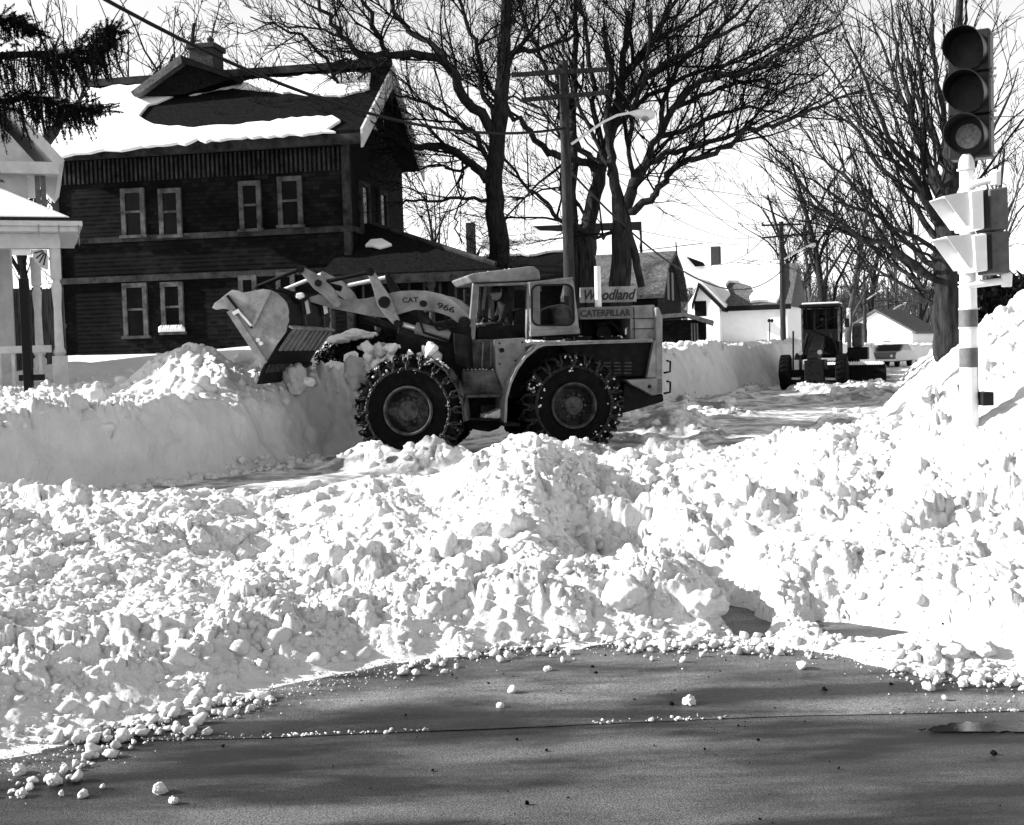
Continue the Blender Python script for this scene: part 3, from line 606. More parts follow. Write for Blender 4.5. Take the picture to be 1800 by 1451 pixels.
for (a, b, w0) in [((1655, 500), (1345, 262), 9), ((1652, 470), (1400, 210), 9), ((1655, 430), (1440, 150), 10), ((1655, 400), (1480, 60), 11), ((1660, 370), (1530, 20), 11), ((1660, 340), (1565, -10), 11), ((1664, 300), (1600, -30), 10), ((1668, 260), (1640, -40), 10), ((1672, 300), (1700, -20), 10), ((1675, 340), (1745, 60), 9), ((1678, 380), (1790, 120), 9), ((1650, 520), (1390, 330), 7), ((1648, 540), (1440, 400), 6), ((1650, 490), (1480, 300), 7), ((1660, 420), (1570, 200), 8), ((1655, 450), (1380, 300), 7), ((1662, 380), (1500, 180), 8)]:
    a = np.array(a, float); b = np.array(b, float); mid = (a + b) / 2 + np.array([-12, 14]) * g4.uniform(-.3, 1.4); q1 = a * .55 + mid * .45 + g4.normal(0, 4, 2); q3 = mid * .5 + b * .5 + g4.normal(0, 6, 2)
    for rep_ in range(1):
        e_ = g4.normal(0, 42, 2); s_ = a * (1 - .3 * rep_) + mid * .3 * rep_; limbs4.append([float(g4.uniform(-3, 3)), (*s_, w0 * .6), (*(q1 + e_ * .25), w0 * .5), (*(mid + e_ * .55), w0 * .38), (*(q3 + e_ * .8), w0 * .27), (*(b + e_), 1.5)])
    limbs4.append([float(g4.uniform(-2.5, 3)), (*a, w0 * 1.3), (*q1, w0), (*mid, w0 * .75), (*q3, w0 * .5), (*b, 2.0)])
traced_tree('bare_tree', 'bare maple rooted in the right snow bank behind the signal pole', 19,
    [[(1668, 640, 54), (1665, 605, 50), (1660, 540, 46), (1662, 470, 43), (1664, 400, 38), (1668, 320, 31), (1672, 240, 24), (1680, 140, 18), (1685, 40, 14), (1690, -60, 10)]], limbs4,
    24, [2.3, 3.2, 4.2], [1.7, .8, .38], .0052, 'bark2', 'twig', wig=.08, up=.02, spread=.45, limbwig=.03)
# ---- generic bare trees, copied
def generic_tree(name, label, base, H, seed, group, dens, lmul, twigm, nl=9, r0=.28, rmin=.012, lean=0, vase=.55):
    g = np.random.default_rng(seed); root = thing(name, base, label, 'tree', group); b = np.array(base, float)
    tr, rr = branch(b, np.array([lean, 0, 1.]), H * .85, r0, 10, g, .06, .06, .25); out = [[], [], [], []]; big = [(tr, rr)]
    for i in range(nl):
        t = .22 + .6 * i / nl; k = int(t * 9); p = tr[k]; a = g.uniform(0, 6.28); d = np.array([math.cos(a) * vase, math.sin(a) * vase, 1.0])
        P, r = branch(p, d, H * g.uniform(.45, .7) * (1 - .4 * t), rr[k] * .55, 8, g, .10, .02, .2); big.append((P, r)); spawn(P, r, g, 0, out, dens, .14, .03, lmul, rmin, .1, .6, 3)
    spawn(tr, rr, g, 0, out, dens, .14, .03, lmul, rmin, .5, .6, 3)
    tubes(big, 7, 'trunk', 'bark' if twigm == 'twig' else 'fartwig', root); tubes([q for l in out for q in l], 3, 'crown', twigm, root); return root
def copy_tree(o, loc, rz, sc, label):
    c = o.copy(); COL.objects.link(c); c.location = loc; c.rotation_euler = (0, 0, rz); c.scale = (sc, sc, sc); c['label'] = label
    for ch in o.children:
        d = ch.copy(); COL.objects.link(d); d.parent = c
    return c
GF = 'bare trees lining the far end of the street'
p = at(1452, 640, 78); p[2] = .8
tA = generic_tree('bare_tree', 'bare street tree standing right behind the grader cab', p, 15, 31, GF, [1.2, 1.9, 2.2], [2.8, 1.5, .8], 'twig', rmin=.018)
p = at(1490, 640, 92); p[2] = .8
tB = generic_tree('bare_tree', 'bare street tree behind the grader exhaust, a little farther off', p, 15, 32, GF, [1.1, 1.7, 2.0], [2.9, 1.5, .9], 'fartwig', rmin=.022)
for i, (px, Y, s, lab) in enumerate([(1405, 96, 1.0, 'bare tree at the corner of the white house beyond the near crossarm pole'), (1432, 120, 1.1, 'far bare tree over the left shoulder of the grader'), (1530, 120, 1.1, 'far bare tree behind the second utility pole'), (1575, 135, 1.05, 'far bare tree above the small white house by the road'), (1620, 130, 1.0, 'far bare tree just left of the maple in the bank'), (1735, 60, .8, 'bare tree at the far right behind the pedestrian signal')]):
    q = at(px, 630, Y); copy_tree(tA if i % 2 == 0 else tB, (q[0], q[1], .8), i * 1.3 + .4, s, lab)['group'] = GF
GH = 'bare trees behind the dark house'
p = at(330, 300, 56); p[2] = 1.2
tC = generic_tree('bare_tree', 'bare tree rising behind the chimney of the dark house', p, 18, 33, GH, [1.1, 1.6, 2.0], [2.4, 1.3, .8], 'twig', rmin=.02, vase=.35)
for i, (px, Y, s, lab) in enumerate([(215, 60, 1.02, 'bare tree behind the snowy left slope of the dark house roof'), (120, 52, .97, 'bare tree between the spruce boughs and the snowy roof'), (262, 66, 1.1, 'thin bare tree seen over the ridge left of the dormer'), (500, 62, .92, 'bare tree behind the long roof ridge of the dark house'), (775, 66, .62, 'bare tree between the porch roof and the thick trunk'), (60, 58, .9, 'bare tree at the left edge behind the spruce')]):
    q = at(px, 600, Y); c = copy_tree(tC, (q[0], q[1], 1.2), i * 2.1 + 1, s, lab); c['group'] = GH
# far wood: a rise covered with bare woods
g = np.random.default_rng(77); xs = np.linspace(20, 330, 160)
hh = 3.5 + 7 * fbm(xs * .012, xs * 0, 400, 3)
Vv = [(x_, yy, hh[i] * hs) for (yy, hs) in ((215, -.05), (235, .55), (260, .85), (300, 1), (400, 1)) for i, x_ in enumerate(xs)]
n_ = len(xs); Ff = [(j * n_ + i, j * n_ + i + 1, (j + 1) * n_ + i + 1, (j + 1) * n_ + i) for j in range(4) for i in range(n_ - 1)]
tag(mesh_np('hill', Vv, Ff, 'snowsoft', True), 'low snowy rise closing the street', None, None, 'structure')
pol = []
for i in range(1500):
    yy = g.uniform(205, 290); x_ = g.uniform(25, 150 if i % 3 else 240); b = np.array([x_, yy, np.interp(x_, xs, hh) * np.interp(yy, (215, 235, 260, 300), (0, .55, .85, 1))]); H = g.uniform(5, 10)
    P, r = branch(b, np.array([0, 0, 1.]), H, .16, 4, g, .05); pol.append((P, r))
    for k in range(16):
        t = g.uniform(.15, .95); q = b + (0, 0, H * t * .95); a_ = g.uniform(0, 6.28); P, r = branch(q, np.array([math.cos(a_), math.sin(a_), 1.1]), H * .42 * (1.15 - t), .075, 4, g, .12); pol.append((P, r))
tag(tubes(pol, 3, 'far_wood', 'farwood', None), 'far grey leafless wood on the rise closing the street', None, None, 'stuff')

# ================================================================== the dark house
HF = Frame(*at(622, 600, 34)[:2], -math.cos(R_(9.5)), math.sin(R_(9.5)), flip=False)   # u to the left, v away
Lh = HF.px(100, 450, 0)[0]; Dh = 6.0; ZB, ZE, ZR = .6, 8.0, 10.05
house = thing('dark_house', HF.w(Lh / 2, Dh / 2, ZB), 'large dark shingled house with snow patched roof standing behind the loader', 'house')
mb = MB().box(HF, 0, Lh, 0, Dh, ZB, ZE)
mb.prism([HF.w(0, 0, ZE), HF.w(0, Dh, ZE), HF.w(0, Dh / 2, ZR)], [HF.w(Lh, 0, ZE), HF.w(Lh, Dh, ZE), HF.w(Lh, Dh / 2, ZR)])
wall = mb.build('wall', 'shingle', house)
# shingle courses as real laps
mb = MB()
for fz in np.arange(ZB + .2, ZE - 1.2, .12):
    mb.box(HF, 0.02, Lh - .02, -.008, 0, fz, fz + .010)
    mb.box(HF, -.008, 0, 0.02, Dh - .02, fz, fz + .012)
tag(mb.build('shingle_course', 'shingle', house), None, None, None, 'stuff')
def sl(v, off=0): return ZE + (ZR - ZE) * (v / (Dh / 2)) + off
EV = .55
mb = MB(); u0, u1 = -.55, Lh + .35
for sgn in (0, 1):
    a = -EV if sgn == 0 else Dh + EV; za = ZE - (ZR - ZE) * EV / (Dh / 2)
    P = [HF.w(u0, a, za + .05), HF.w(u1, a, za + .05), HF.w(u1, Dh / 2, ZR + .05), HF.w(u0, Dh / 2, ZR + .05)]
    Q = [p + np.array([0, 0, .16]) for p in P]; mb.prism(P, Q)
roof = mb.build('roof', 'roofdark', house)
za = ZE - (ZR - ZE) * EV / (Dh / 2)
LOC[roof.name] = LOC[house.name]
MB().box(HF, u0, u1, Dh / 2 - .14, Dh / 2 + .14, ZR + .2, ZR + .42).build('ridge_board', 'trimdark', roof)
# snow on the front slope, traced and laid on the roof plane with thickness
rn = np.cross(HF.h, HF.w(0, Dh / 2, ZR) - HF.w(0, 0, ZE)); rn /= np.linalg.norm(rn); rn = rn if rn[2] > 0 else -rn
rp = HF.w(0, 0, ZE + .215)
def roofsnow(poly, th, name='roof_snow', par=roof, p0=None, n=None, m='snowsoft'):
    p0 = rp if p0 is None else p0; n = rn if n is None else n
    g = np.random.default_rng(len(poly)); pts = []
    for i in range(len(poly)):
        a = np.array(poly[i], float); b = np.array(poly[(i + 1) % len(poly)], float); k = max(1, int(np.linalg.norm(b - a) / 12))
        for j in range(k): pts.append(a * (1 - j / k) + b * j / k + (g.normal(0, 1.6, 2) if j else 0))
    A = [onplane(x, y, p0, n) for x, y in pts]; return MB().prism(A, [q + n * th for q in A]).build(name, m, par, bevel=.03)
roofsnow([(160, 158), (240, 153), (322, 140), (322, 166), (292, 178), (262, 188), (252, 200), (246, 208), (258, 216), (285, 224), (330, 228), (400, 224), (500, 214), (585, 207), (600, 216), (575, 232), (592, 236), (400, 248), (200, 268), (98, 280), (90, 262)], .09)
roofsnow([(332, 170), (372, 160), (420, 158), (470, 162), (540, 170), (600, 172), (650, 158), (652, 132), (560, 134), (440, 144), (395, 152)], .07)
# eave: gutter board, soffit frieze, trim bands
def band(z0, z1, prd, name, m, par, ua=0, ub=None):
    ub = Lh if ub is None else ub
    return MB().box(HF, ua - prd, ub + .02, -prd, 0, z0, z1).box(HF, -prd, 0 , 0.001, Dh, z0, z1).build(name, m, par)
MB().box(HF, u0, u1, -EV - .06, -EV + .06, za - .16, za + .10).build('gutter_board', 'trimdark', roof)
MB().box(HF, u0 + .1, u1 - .1, -EV + .1, -.05, za - .10, za - .06).build('soffit', 'trimdark', roof)
band(6.72, 6.84, .07, 'trim_band', 'trimdark', wall); 
z2 = HF.px(300, 416, 0)[1]; z1 = HF.px(250, 492, 0)[1]
LOC[wall.name] = LOC[house.name]
band(z2 - .1, z2 + .06, .08, 'trim_band', 'trimdark', wall); band(z1 - .05, z1 + .12, .08, 'trim_band', 'trimdark', wall)
zf = 6.9
for i in range(62):                                        # battens under the eave
    u = .25 + i * (Lh - .5) / 61
    mb = MB().box(HF, u - .03, u + .03, -.045, -.003, 6.86, 7.5)
    mb.build('batten', 'trimdark', house)
def window(px0, px1, py0, py1, snow=False, side=False, fr=HF, par=house, v=0, cas=.13, gl='glassdark', tm='trimwin', curtain=False):
    if side: raise ValueError
    (ua, zt) = fr.px(px0, py0, v); (ub, zb_) = fr.px(px1, py1, v); ua, ub = sorted((ua, ub)); zb_, zt = sorted((zb_, zt))
    wf = MB().box(fr, ua, ua + cas, v - .09, v - .002, zb_, zt).box(fr, ub - cas, ub, v - .09, v - .002, zb_, zt).box(fr, ua + cas, ub - cas, v - .088, v - .002, zt - cas, zt).box(fr, ua - .05, ub + .05, v - .14, v - .002, zb_ - .08, zb_)
    zm = (zb_ + zt) / 2
    wf.box(fr, ua + cas, ub - cas, v - .07, v - .002, zm - .03, zm + .03)
    o = wf.build('window', tm, par); LOC[o.name] = LOC[par.name]
    MB().box(fr, ua + cas, ub - cas, v - .035, v - .003, zb_, zm - .03).build('pane', gl, o)
    MB().box(fr, ua + cas, ub - cas, v - .050, v - .003, zm + .03, zt - cas).build('pane', gl, o)
    if snow:
        sn = MB(); g = np.random.default_rng(3)
        for k in range(9): sn.lathe(fr.w(ua + (ub - ua) * (k + .5) / 9, v - .16, zb_), (0, 0, 1), [(0, .1), (.1 + .06 * g.random(), .09), (.2, .001)], 8)
        sn.build('sill_snow', 'snowsoft', o, smooth=True)
    return o
window(213, 258, 333, 413); window(279, 322, 333, 413); window(420, 462, 320, 402); window(488, 534, 312, 395)
window(216, 263, 499, 590); window(283, 326, 497, 583, snow=True); window(420, 455, 485, 572); window(486, 522, 480, 566)
# corner boards
MB().box(HF, -.03, .16, -.05, .16, ZB, ZE - .3).build('corner_board', 'trimdark', house); MB().box(HF, Lh - .16, Lh + .04, -.05, .1, ZB, ZE - .3).build('corner_board', 'trimdark', house)
# gable end to the right: bargeboards, gable window
GFm = Frame(*HF.w(-.02, 0, 0)[:2], HF.n[0], HF.n[1], flip=True)      # u away along the side wall, v outward... see below
def side_px(px, py, off=-.05):
    p0 = HF.w(off, 0, 0); p = onplane(px, py, p0, HF.h); q = p - HF.o; return float(np.dot(q, HF.n)), float(p[2])
mb = MB()
zo = .02
for a, b in ((-EV, Dh / 2), (Dh + EV, Dh / 2)):
    A = [(a, za - .28), (a, za + .22), (b, ZR + .22), (b, ZR - .35)]
    mb.prism([HF.w(u0 - .07, v, z) for v, z in A], [HF.w(u0 - .005, v, z) for v, z in A])
mb.build('bargeboard', 'whitegrey', house)

for k in range(11):
    t = k / 10; v = .9 + t * (Dh - 1.8); zt = ZE + .1 + (ZR - .85 - ZE) * (1 - abs(2 * t - 1))
    if zt > ZE + .3: MB().box(HF, -.06, -.003, v - .05, v + .05, ZE + .1, zt).build('gable_board', 'trimdark', house)
MB().box(HF, -.12, -.003, Dh / 2 - .55, Dh / 2 + .55, 8.3, 9.1).build('gable_window', 'whitegrey', house)
MB().box(HF, -.15, -.125, Dh / 2 - .35, Dh / 2 + .35, 8.42, 8.98).build('pane', 'glassdark', house)
for (va, vb, a, b) in ((1.0, 1.9, 5.1, 6.7), (2.9, 3.8, 5.1, 6.7)):
    o = MB().box(HF, -.09, -.003, va, va + .13, a, b).box(HF, -.09, -.003, vb - .13, vb, a, b).box(HF, -.088, -.003, va + .13, vb - .13, b - .13, b).box(HF, -.12, -.003, va - .04, vb + .04, a - .08, a).build('window', 'trimdark', house)
    LOC[o.name] = LOC[house.name]; MB().box(HF, -.04, -.003, va + .13, vb - .13, a, b - .13).build('pane', 'glassdark', o)
# cross gable (small dormer) on the ridge and the chimney
DP = [(319, 103), (238, 163), (250, 168), (300, 168), (325, 166), (405, 140), (404, 131), (380, 123)]
d_ = MB().pxprism(HF, DP, 1.7, 4.6).build('dormer', 'roofdark', house); LOC[d_.name] = LOC[house.name]
MB().pxprism(HF, [(319, 98), (232, 163), (238, 171), (252, 163), (322, 112)], 1.4, 4.6, 1.5).build('dormer_rake', 'roofgrey', d_)
MB().pxprism(HF, [(319, 98), (322, 112), (380, 130), (406, 139), (406, 131), (380, 121)], 1.4, 4.6, 1.5).build('dormer_roof', 'roofdark', d_)
uc, zc = HF.px(362, 82, Dh / 2)
cf = MB().box(HF, uc - .38, uc + .38, Dh / 2 - .4, Dh / 2 + .4, ZR - .6, zc - .15).box(HF, uc - .45, uc + .45, Dh / 2 - .47, Dh / 2 + .47, zc - .15, zc)
ch = cf.build('chimney', 'brick', house, bevel=.02); LOC[ch.name] = LOC[house.name]
MB().lathe(HF.w(uc - .15, Dh / 2, zc), (0, 0, 1), [(0, .1), (.12, .09), (.2, .12), (.3, .02)], 10).build('chimney_pot', 'brick', ch)
MB().box(HF, uc - .1, uc + .22, Dh / 2 - .41, Dh / 2 - .395, zc - 1.25, zc - 1.12).build('snow_ledge', 'snowsoft', ch)
# side wing with hip roof stepping down to the right
wing = MB(); ZW = HF.px(700, 492, -1.0)[1]
wu, wv0, wv1 = -4.2, -1.3, Dh - .5
wing.box(HF, -2.6, -.03, .4, 5.5, ZB, 4.3)
o = wing.build('side_wing', 'shingle', house); LOC[o.name] = LOC[house.name]
def q2(lst): return [HF.w(*a) for a in lst]
rw = MB(); e = [(-4.3, -1.0, 3.95), (-4.3, 6.6, 3.95), (.6, 6.6, 3.95), (.6, -1.0, 3.95)]; t_ = [(-.1, 1.6, 5.55), (-.1, 4.5, 5.55), (.02, 4.5, 5.55), (.02, 1.6, 5.55)]
V_ = q2(e) + q2(t_) + q2([(a, b, c - .22) for a, b, c in e])
rw.add(V_, [(0, 1, 5, 4), (1, 2, 6, 5), (2, 3, 7, 6), (3, 0, 4, 7), (4, 5, 6, 7), (0, 8, 9, 1), (1, 9, 10, 2), (2, 10, 11, 3), (3, 11, 8, 0), (8, 11, 10, 9)])
wr = rw.build('wing_roof', 'roofdark', house); LOC[wr.name] = LOC[house.name]
nn = np.cross(V_[3] - V_[0], V_[4] - V_[0]); nn /= np.linalg.norm(nn); nn = nn if nn[2] > 0 else -nn
roofsnow([(642, 436), (652, 426), (672, 424), (690, 434), (668, 440)], .1, 'roof_snow', wr, V_[0] + nn * .01, nn)
MB().tube([HF.w(-.25, 1.5, 5.5), HF.w(-4.2, -.95, 4.06)], .07, 6).build('hip_cap', 'trimdark', wr)
MB().box(HF, -4.3, .6, -1.03, -.98, 3.66, 3.90).box(HF, -4.34, -4.29, -1.0, 6.6, 3.66, 3.9).build('fascia', 'trimdark', wr)
for k, u in enumerate((-4.0, -2.4, -.9, .35)):
    MB().lathe(HF.w(u, -.75, ZB), (0, 0, 1), [(0, .13), (.4, .13), (.45, .09), (2.9, .08), (2.95, .13), (3.15, .13)], 12).build('porch_post', 'trimdark', house, smooth='auto')
for k in range(11):
    u = -3.9 + k * .42; MB().box(HF, u - .03, u + .03, -.78, -.72, 3.2, 3.7).build('porch_slat', 'trimdark', house)

# ================================================================== white porch house at the left edge
PF = Frame(*at(118, 650, 23.5)[:2], -math.cos(R_(-21)), math.sin(R_(-21)))
porch = thing('porch_house', PF.w(1.2, 1, .9), 'white wooden house with turned porch posts at the left edge', 'house')
v0 = 0
pz = lambda px, py, v=0: PF.px(px, py, v)
ztop = pz(100, 437)[1]; zfl = 1.35
post = [(0, .13), (.55, .13), (.60, .085), (.66, .12), (.75, .085), (1.5, .07), (1.9, .095), (2.0, .06), (2.05, .1), (2.6, .1)]
for px_, v, nm in ((101, .12, 0), (66, 2.2, 1)):
    u = pz(px_, 540, v)[0]; h = (ztop - zfl); MB().lathe(PF.w(u, v, zfl), (0, 0, 1), [(a * h / 2.6, r) for a, r in post], 16).build('porch_post', 'whitegrey', porch, smooth='auto')
u = pz(101, 540, .12)[0]
MB().box(PF, u - .14, u + .14, -.04, .26, .7, 1.95).build('post_base', 'whitegrey', porch, bevel=.01)
MB().box(PF, u + .14, 6, .06, .16, 2.02, 2.16).build('rail', 'whitegrey', porch, bevel=.01)
for k in range(22): MB().box(PF, u + .32 + k * .24, u + .38 + k * .24, .08, .14, 1.3, 2.02).build('baluster', 'whitegrey', porch)
MB().box(PF, u + .14, 6, .05, .17, 1.18, 1.3).build('bottom_rail', 'whitegrey', porch)
# beam, roof, snow
MB().box(PF, u - .1, 6, 0, .25, ztop, ztop + .28).build('beam', 'whitegrey', porch, bevel=.01)
ue = pz(141, 420, -.35)[0]
zr = ztop + .28
MB().box(PF, ue, 6, -.35, 3.2, zr, zr + .1).box(PF, ue - .05, 6, -.40, 3.2, zr + .1, zr + .2).build('cornice', 'whitegrey', porch, bevel=.012)
V_ = q3 = [PF.w(ue - .05, -.4, zr + .2), PF.w(6, -.4, zr + .2), PF.w(6, 3.2, zr + .2), PF.w(ue - .05, 3.2, zr + .2), PF.w(ue + 1.7, 1.2, zr + .95), PF.w(6, 1.2, zr + .95)]
MB().add(V_, [(0, 1, 5, 4), (1, 2, 5), (2, 3, 4, 5), (3, 0, 4), (0, 3, 2, 1)]).build('porch_roof', 'roofdark', porch)
V2 = [PF.w(ue + .12, -.3, zr + .27), PF.w(6, -.3, zr + .27), PF.w(6, 3.1, zr + .27), PF.w(ue + .12, 3.1, zr + .27), PF.w(ue + 1.7, 1.2, zr + 1.15), PF.w(6, 1.2, zr + 1.15)]
MB().add(V2, [(0, 1, 5, 4), (1, 2, 5), (2, 3, 4, 5), (3, 0, 4), (0, 3, 2, 1)]).build('roof_snow', 'snowsoft', porch, bevel=.06)
for k, (dx, l) in enumerate(((.0, .28), (.35, .18), (.7, .12))):
    MB().tube([PF.w(ue + .02 + dx, -.4, zr + .12), PF.w(ue + .02 + dx, -.4, zr - l)], [.016, .002], 6).build('icicle', 'lens3', porch)
# carved bracket
mb = MB(); bu, bz = u + .13, ztop - .02
arc = [(bu, bz)] + [(bu + (.27 + .02 * (k % 2)) * math.cos(-math.pi / 2 * k / 12), bz + (.36 + .02 * (k % 2)) * math.sin(-math.pi / 2 * k / 12)) for k in range(13)]
mb.uzprism(PF, arc, .08, .14); mb.build('bracket', 'whitegrey', porch)
mb = MB()
for k in range(4):
    a = -math.pi / 2 * (k + .6) / 4.6; mb.tube([PF.w(bu + (.08 * math.cos(a)), .07, bz + .08 * math.sin(a)), PF.w(bu + .24 * math.cos(a), .07, bz + .31 * math.sin(a))], .014, 6)
mb.build('bracket_carving', 'trimdark', porch)
MB().box(PF, pz(22, 540, 3.2)[0], 8, 3.2, 6, .6, zr + 3.0).build('wall', 'whitegrey', porch)
# house body behind the porch with gable
uw = pz(47, 300, 2.5)[0]
MB().box(PF, uw, 8, 2.5, 8, zr + .25, pz(60, 290, 2.5)[1]).build('upper_wall', 'whitegrey', porch)
zg = pz(60, 290, 2.5)[1]; ug = pz(93, 285, 2.2)[0]; up_ = 8; ua = ug + 3.2; zp = zg + 3.9
A = [PF.w(ug, 2.2, zg), PF.w(ua * 2 - ug, 2.2, zg), PF.w(ua, 2.2, zp)]
MB().prism([PF.w(ug + .3, 2.5, zg + .003), PF.w(ua * 2 - ug - .3, 2.5, zg + .003), PF.w(ua, 2.5, zp - .4)], [PF.w(ug + .3, 8, zg), PF.w(ua * 2 - ug - .3, 8, zg), PF.w(ua, 8, zp - .4)]).build('gable', 'whitegrey', porch)
sl_ = (zp - zg) / (ua - ug)
MB().prism([PF.w(ug - .1, 2.1, zg - .12), PF.w(ua, 2.1, zp - .12), PF.w(ua, 2.1, zp + .2), PF.w(ug - .22, 2.1, zg + .05)], [PF.w(ug - .1, 8, zg - .12), PF.w(ua, 8, zp - .12), PF.w(ua, 8, zp + .2), PF.w(ug - .22, 8, zg + .05)]).build('gable_roof', 'whitegrey', porch)
MB().box(PF, ug - .1, 8, 2.05, 2.35, zg - .25, zg).build('eave_cornice', 'whitegrey', porch, bevel=.02)
# shutter-like dark posts seen under the eave
for px_ in (66, 76):
    uu = pz(px_, 330, 2.4)[0]; MB().box(PF, uu - .05, uu + .05, 2.3, 2.4, pz(60, 362, 2.4)[1], pz(60, 296, 2.4)[1]).build('window_casing', 'polegrey', porch)
# stained board fence seen behind the porch
FB = Frame(*at(100, 600, 28)[:2], -1, .1)
fence = thing('board_fence', FB.w(1.5, 0, 1.2), 'dark stained board fence seen between the white porch posts', 'fence')
for k in range(20): 
    zt = FB.px(100, 505, 0)[1] + random.uniform(-.04, .04); MB().box(FB, -.2 + k * .25, .04 + k * .25, 0, .03, .8, zt).build('board', 'boards', fence)
MB().box(FB, -.2, 4.8, .031, .09, 2.6, 2.7).build('rail', 'boards', fence)
# near dark post at the left edge
b0 = at(52, 702, 20.3); top = at(47, 490, 20.3)
sp = thing('sign_post', (b0[0], b0[1], b0[2] - .3), 'slim black square post at the left edge with a short cross bracket', 'post')
PFr = Frame(b0[0], b0[1], 1, 0)
MB().box(PFr, -.07, .07, -.05, .05, b0[2] - .5, top[2]).build('shaft', 'black', sp, bevel=.008)
zc_ = at(60, 663, 20.3)[2]; MB().box(PFr, -.15, .26, -.03, .03, zc_ - .06, zc_ + .04).build('cross_bracket', 'black', sp)

# ================================================================== houses down the street
def px_roofhouse(): pass
# big house behind the tree trunks
BF = Frame(*at(1000, 600, 62)[:2], -1, 0.12)
bh = thing('grey_roofed_house', BF.w(0, 4, .5), 'house behind the tree trunks with a broad roof half under snow', 'house')
bu0, bu1 = BF.px(1128, 490, 0)[0], BF.px(805, 490, 0)[0]
ze, zr_ = BF.px(930, 492, 0)[1], BF.px(930, 398, 5)[1]
MB().box(BF, bu0 + .4, bu1 - .4, .5, 9.5, .3, ze).build('wall', 'shingle', bh)
V_ = [BF.w(bu0, 0, ze), BF.w(bu1, 0, ze), BF.w(bu1 - 1.2, 5, zr_), BF.w(bu0, 5, zr_), BF.w(bu1, 10, ze), BF.w(bu0, 10, ze)]
r1 = MB().add(V_, [(0, 1, 2, 3), (3, 2, 4, 5), (1, 4, 2), (0, 3, 5), (0, 5, 4, 1)]).build('roof', 'roofdark', bh); LOC[r1.name] = LOC[bh.name]
n1 = np.cross(V_[1] - V_[0], V_[3] - V_[0]); n1 /= np.linalg.norm(n1); n1 = n1 if n1[2] > 0 else -n1
roofsnow([(842, 455), (850, 420), (880, 402), (935, 401), (950, 410), (978, 411), (1000, 412), (1000, 442), (960, 446), (930, 452), (880, 452)], .15, 'roof_snow', r1, V_[0] + n1 * .02, n1)
roofsnow([(1052, 486), (1050, 440), (1056, 410), (1085, 407), (1124, 410), (1126, 450), (1124, 484), (1090, 488)], .15, 'roof_snow', r1, V_[0] + n1 * .02, n1)
uc, zc = BF.px(827, 393, 3); MB().box(BF, uc - .2, uc + .2, 2.6, 3.4, ze, zc).build('chimney', 'brick', bh)
# gambrel barn
GFr = Frame(*at(1170, 600, 58)[:2], -.96, .28)
barn = thing('gambrel_barn', GFr.w(1, 3, .5), 'dark barn with grey gambrel roof between the loader and the white house', 'barn')
prof = [GFr.px(1220, 604, 0), GFr.px(1217, 530, 0), GFr.px(1208, 479, 0), GFr.px(1168, 449, 0)]
(uA, zA), (uB, zB), (uC, zC), (uD, zD) = prof
# gable profile facing right (toward the street), ridge running left
EF = Frame(*GFr.w(0, 0, 0)[:2], -GFr.h[0], -GFr.h[1])
g0 = at(1193, 600, 55)
BRF = Frame(g0[0] - .9, g0[1], -.95, .31)          # u: along the ridge to the left/away ; v: away
def bp(px, py, v): return BRF.px(px, py, v)
zt_, zk, zb = at(1168, 449, 57)[2], at(1193, 470, 55)[2], at(1190, 518, 54)[2]
hw = 2.9
G = [(-hw * 1.02, .3), (-hw, zb), (-hw * .62, zk), (0, zt_), (hw * .62, zk), (hw, zb), (hw * 1.02, .3)]
MB().prism([BRF.w(0, v + hw, z) for v, z in G], [BRF.w(4.2, v + hw, z) for v, z in G]).build('wall', 'shingle', barn)
Rf = [(-hw - .2, zb - .1), (-hw * .62 - .06, zk + .02), (0, zt_ + .06), (hw * .62 + .06, zk + .02), (hw + .2, zb - .1), (hw + .2, zb + .1), (hw * .64, zk + .2), (0, zt_ + .24), (-hw * .64, zk + .2), (-hw - .25, zb + .08)]
r2 = MB().prism([BRF.w(-.35, v + hw, z) for v, z in Rf], [BRF.w(4.4, v + hw, z) for v, z in Rf]).build('roof', 'roofgrey', barn)
for vv in (-.75, .35):
    o = MB().box(BRF, -.05, -.003, hw + vv, hw + vv + .5, zb - .1, zb + 1.2).build('window', 'polegrey', barn)
LF = Frame(*at(1205, 600, 52)[:2], -1, .18)
la, lz = LF.px(1243, 562, 0); lb, lz2 = LF.px(1165, 554, 0)
shed = thing('lean_to_shed', LF.w(1, 1, .5), 'low black shed with sagging snowy eave in front of the white house gable', 'shed')
MB().box(LF, LF.px(1240, 590, 0)[0], lb + 1, 0, 2.6, .3, lz + .02).build('wall', 'shingle', shed)
A = [(la - .25, lz - .05), (lb * .5 + la * .5, lz + .32), (lb + 1.2, lz + .2), (lb + 1.2, lz + .05), (lb * .5 + la * .5, lz + .15), (la - .2, lz - .25)]
MB().uzprism(LF, A, -.3, 2.8).build('roof', 'roofgrey', shed)
for k in range(3): a_ = LF.px(1216 + k * 5, 580, 0)[0]; MB().box(LF, a_ - .03, a_ + .03, -.02, -.003, 1.3, 2.7).build('siding_board', 'polegrey', shed)
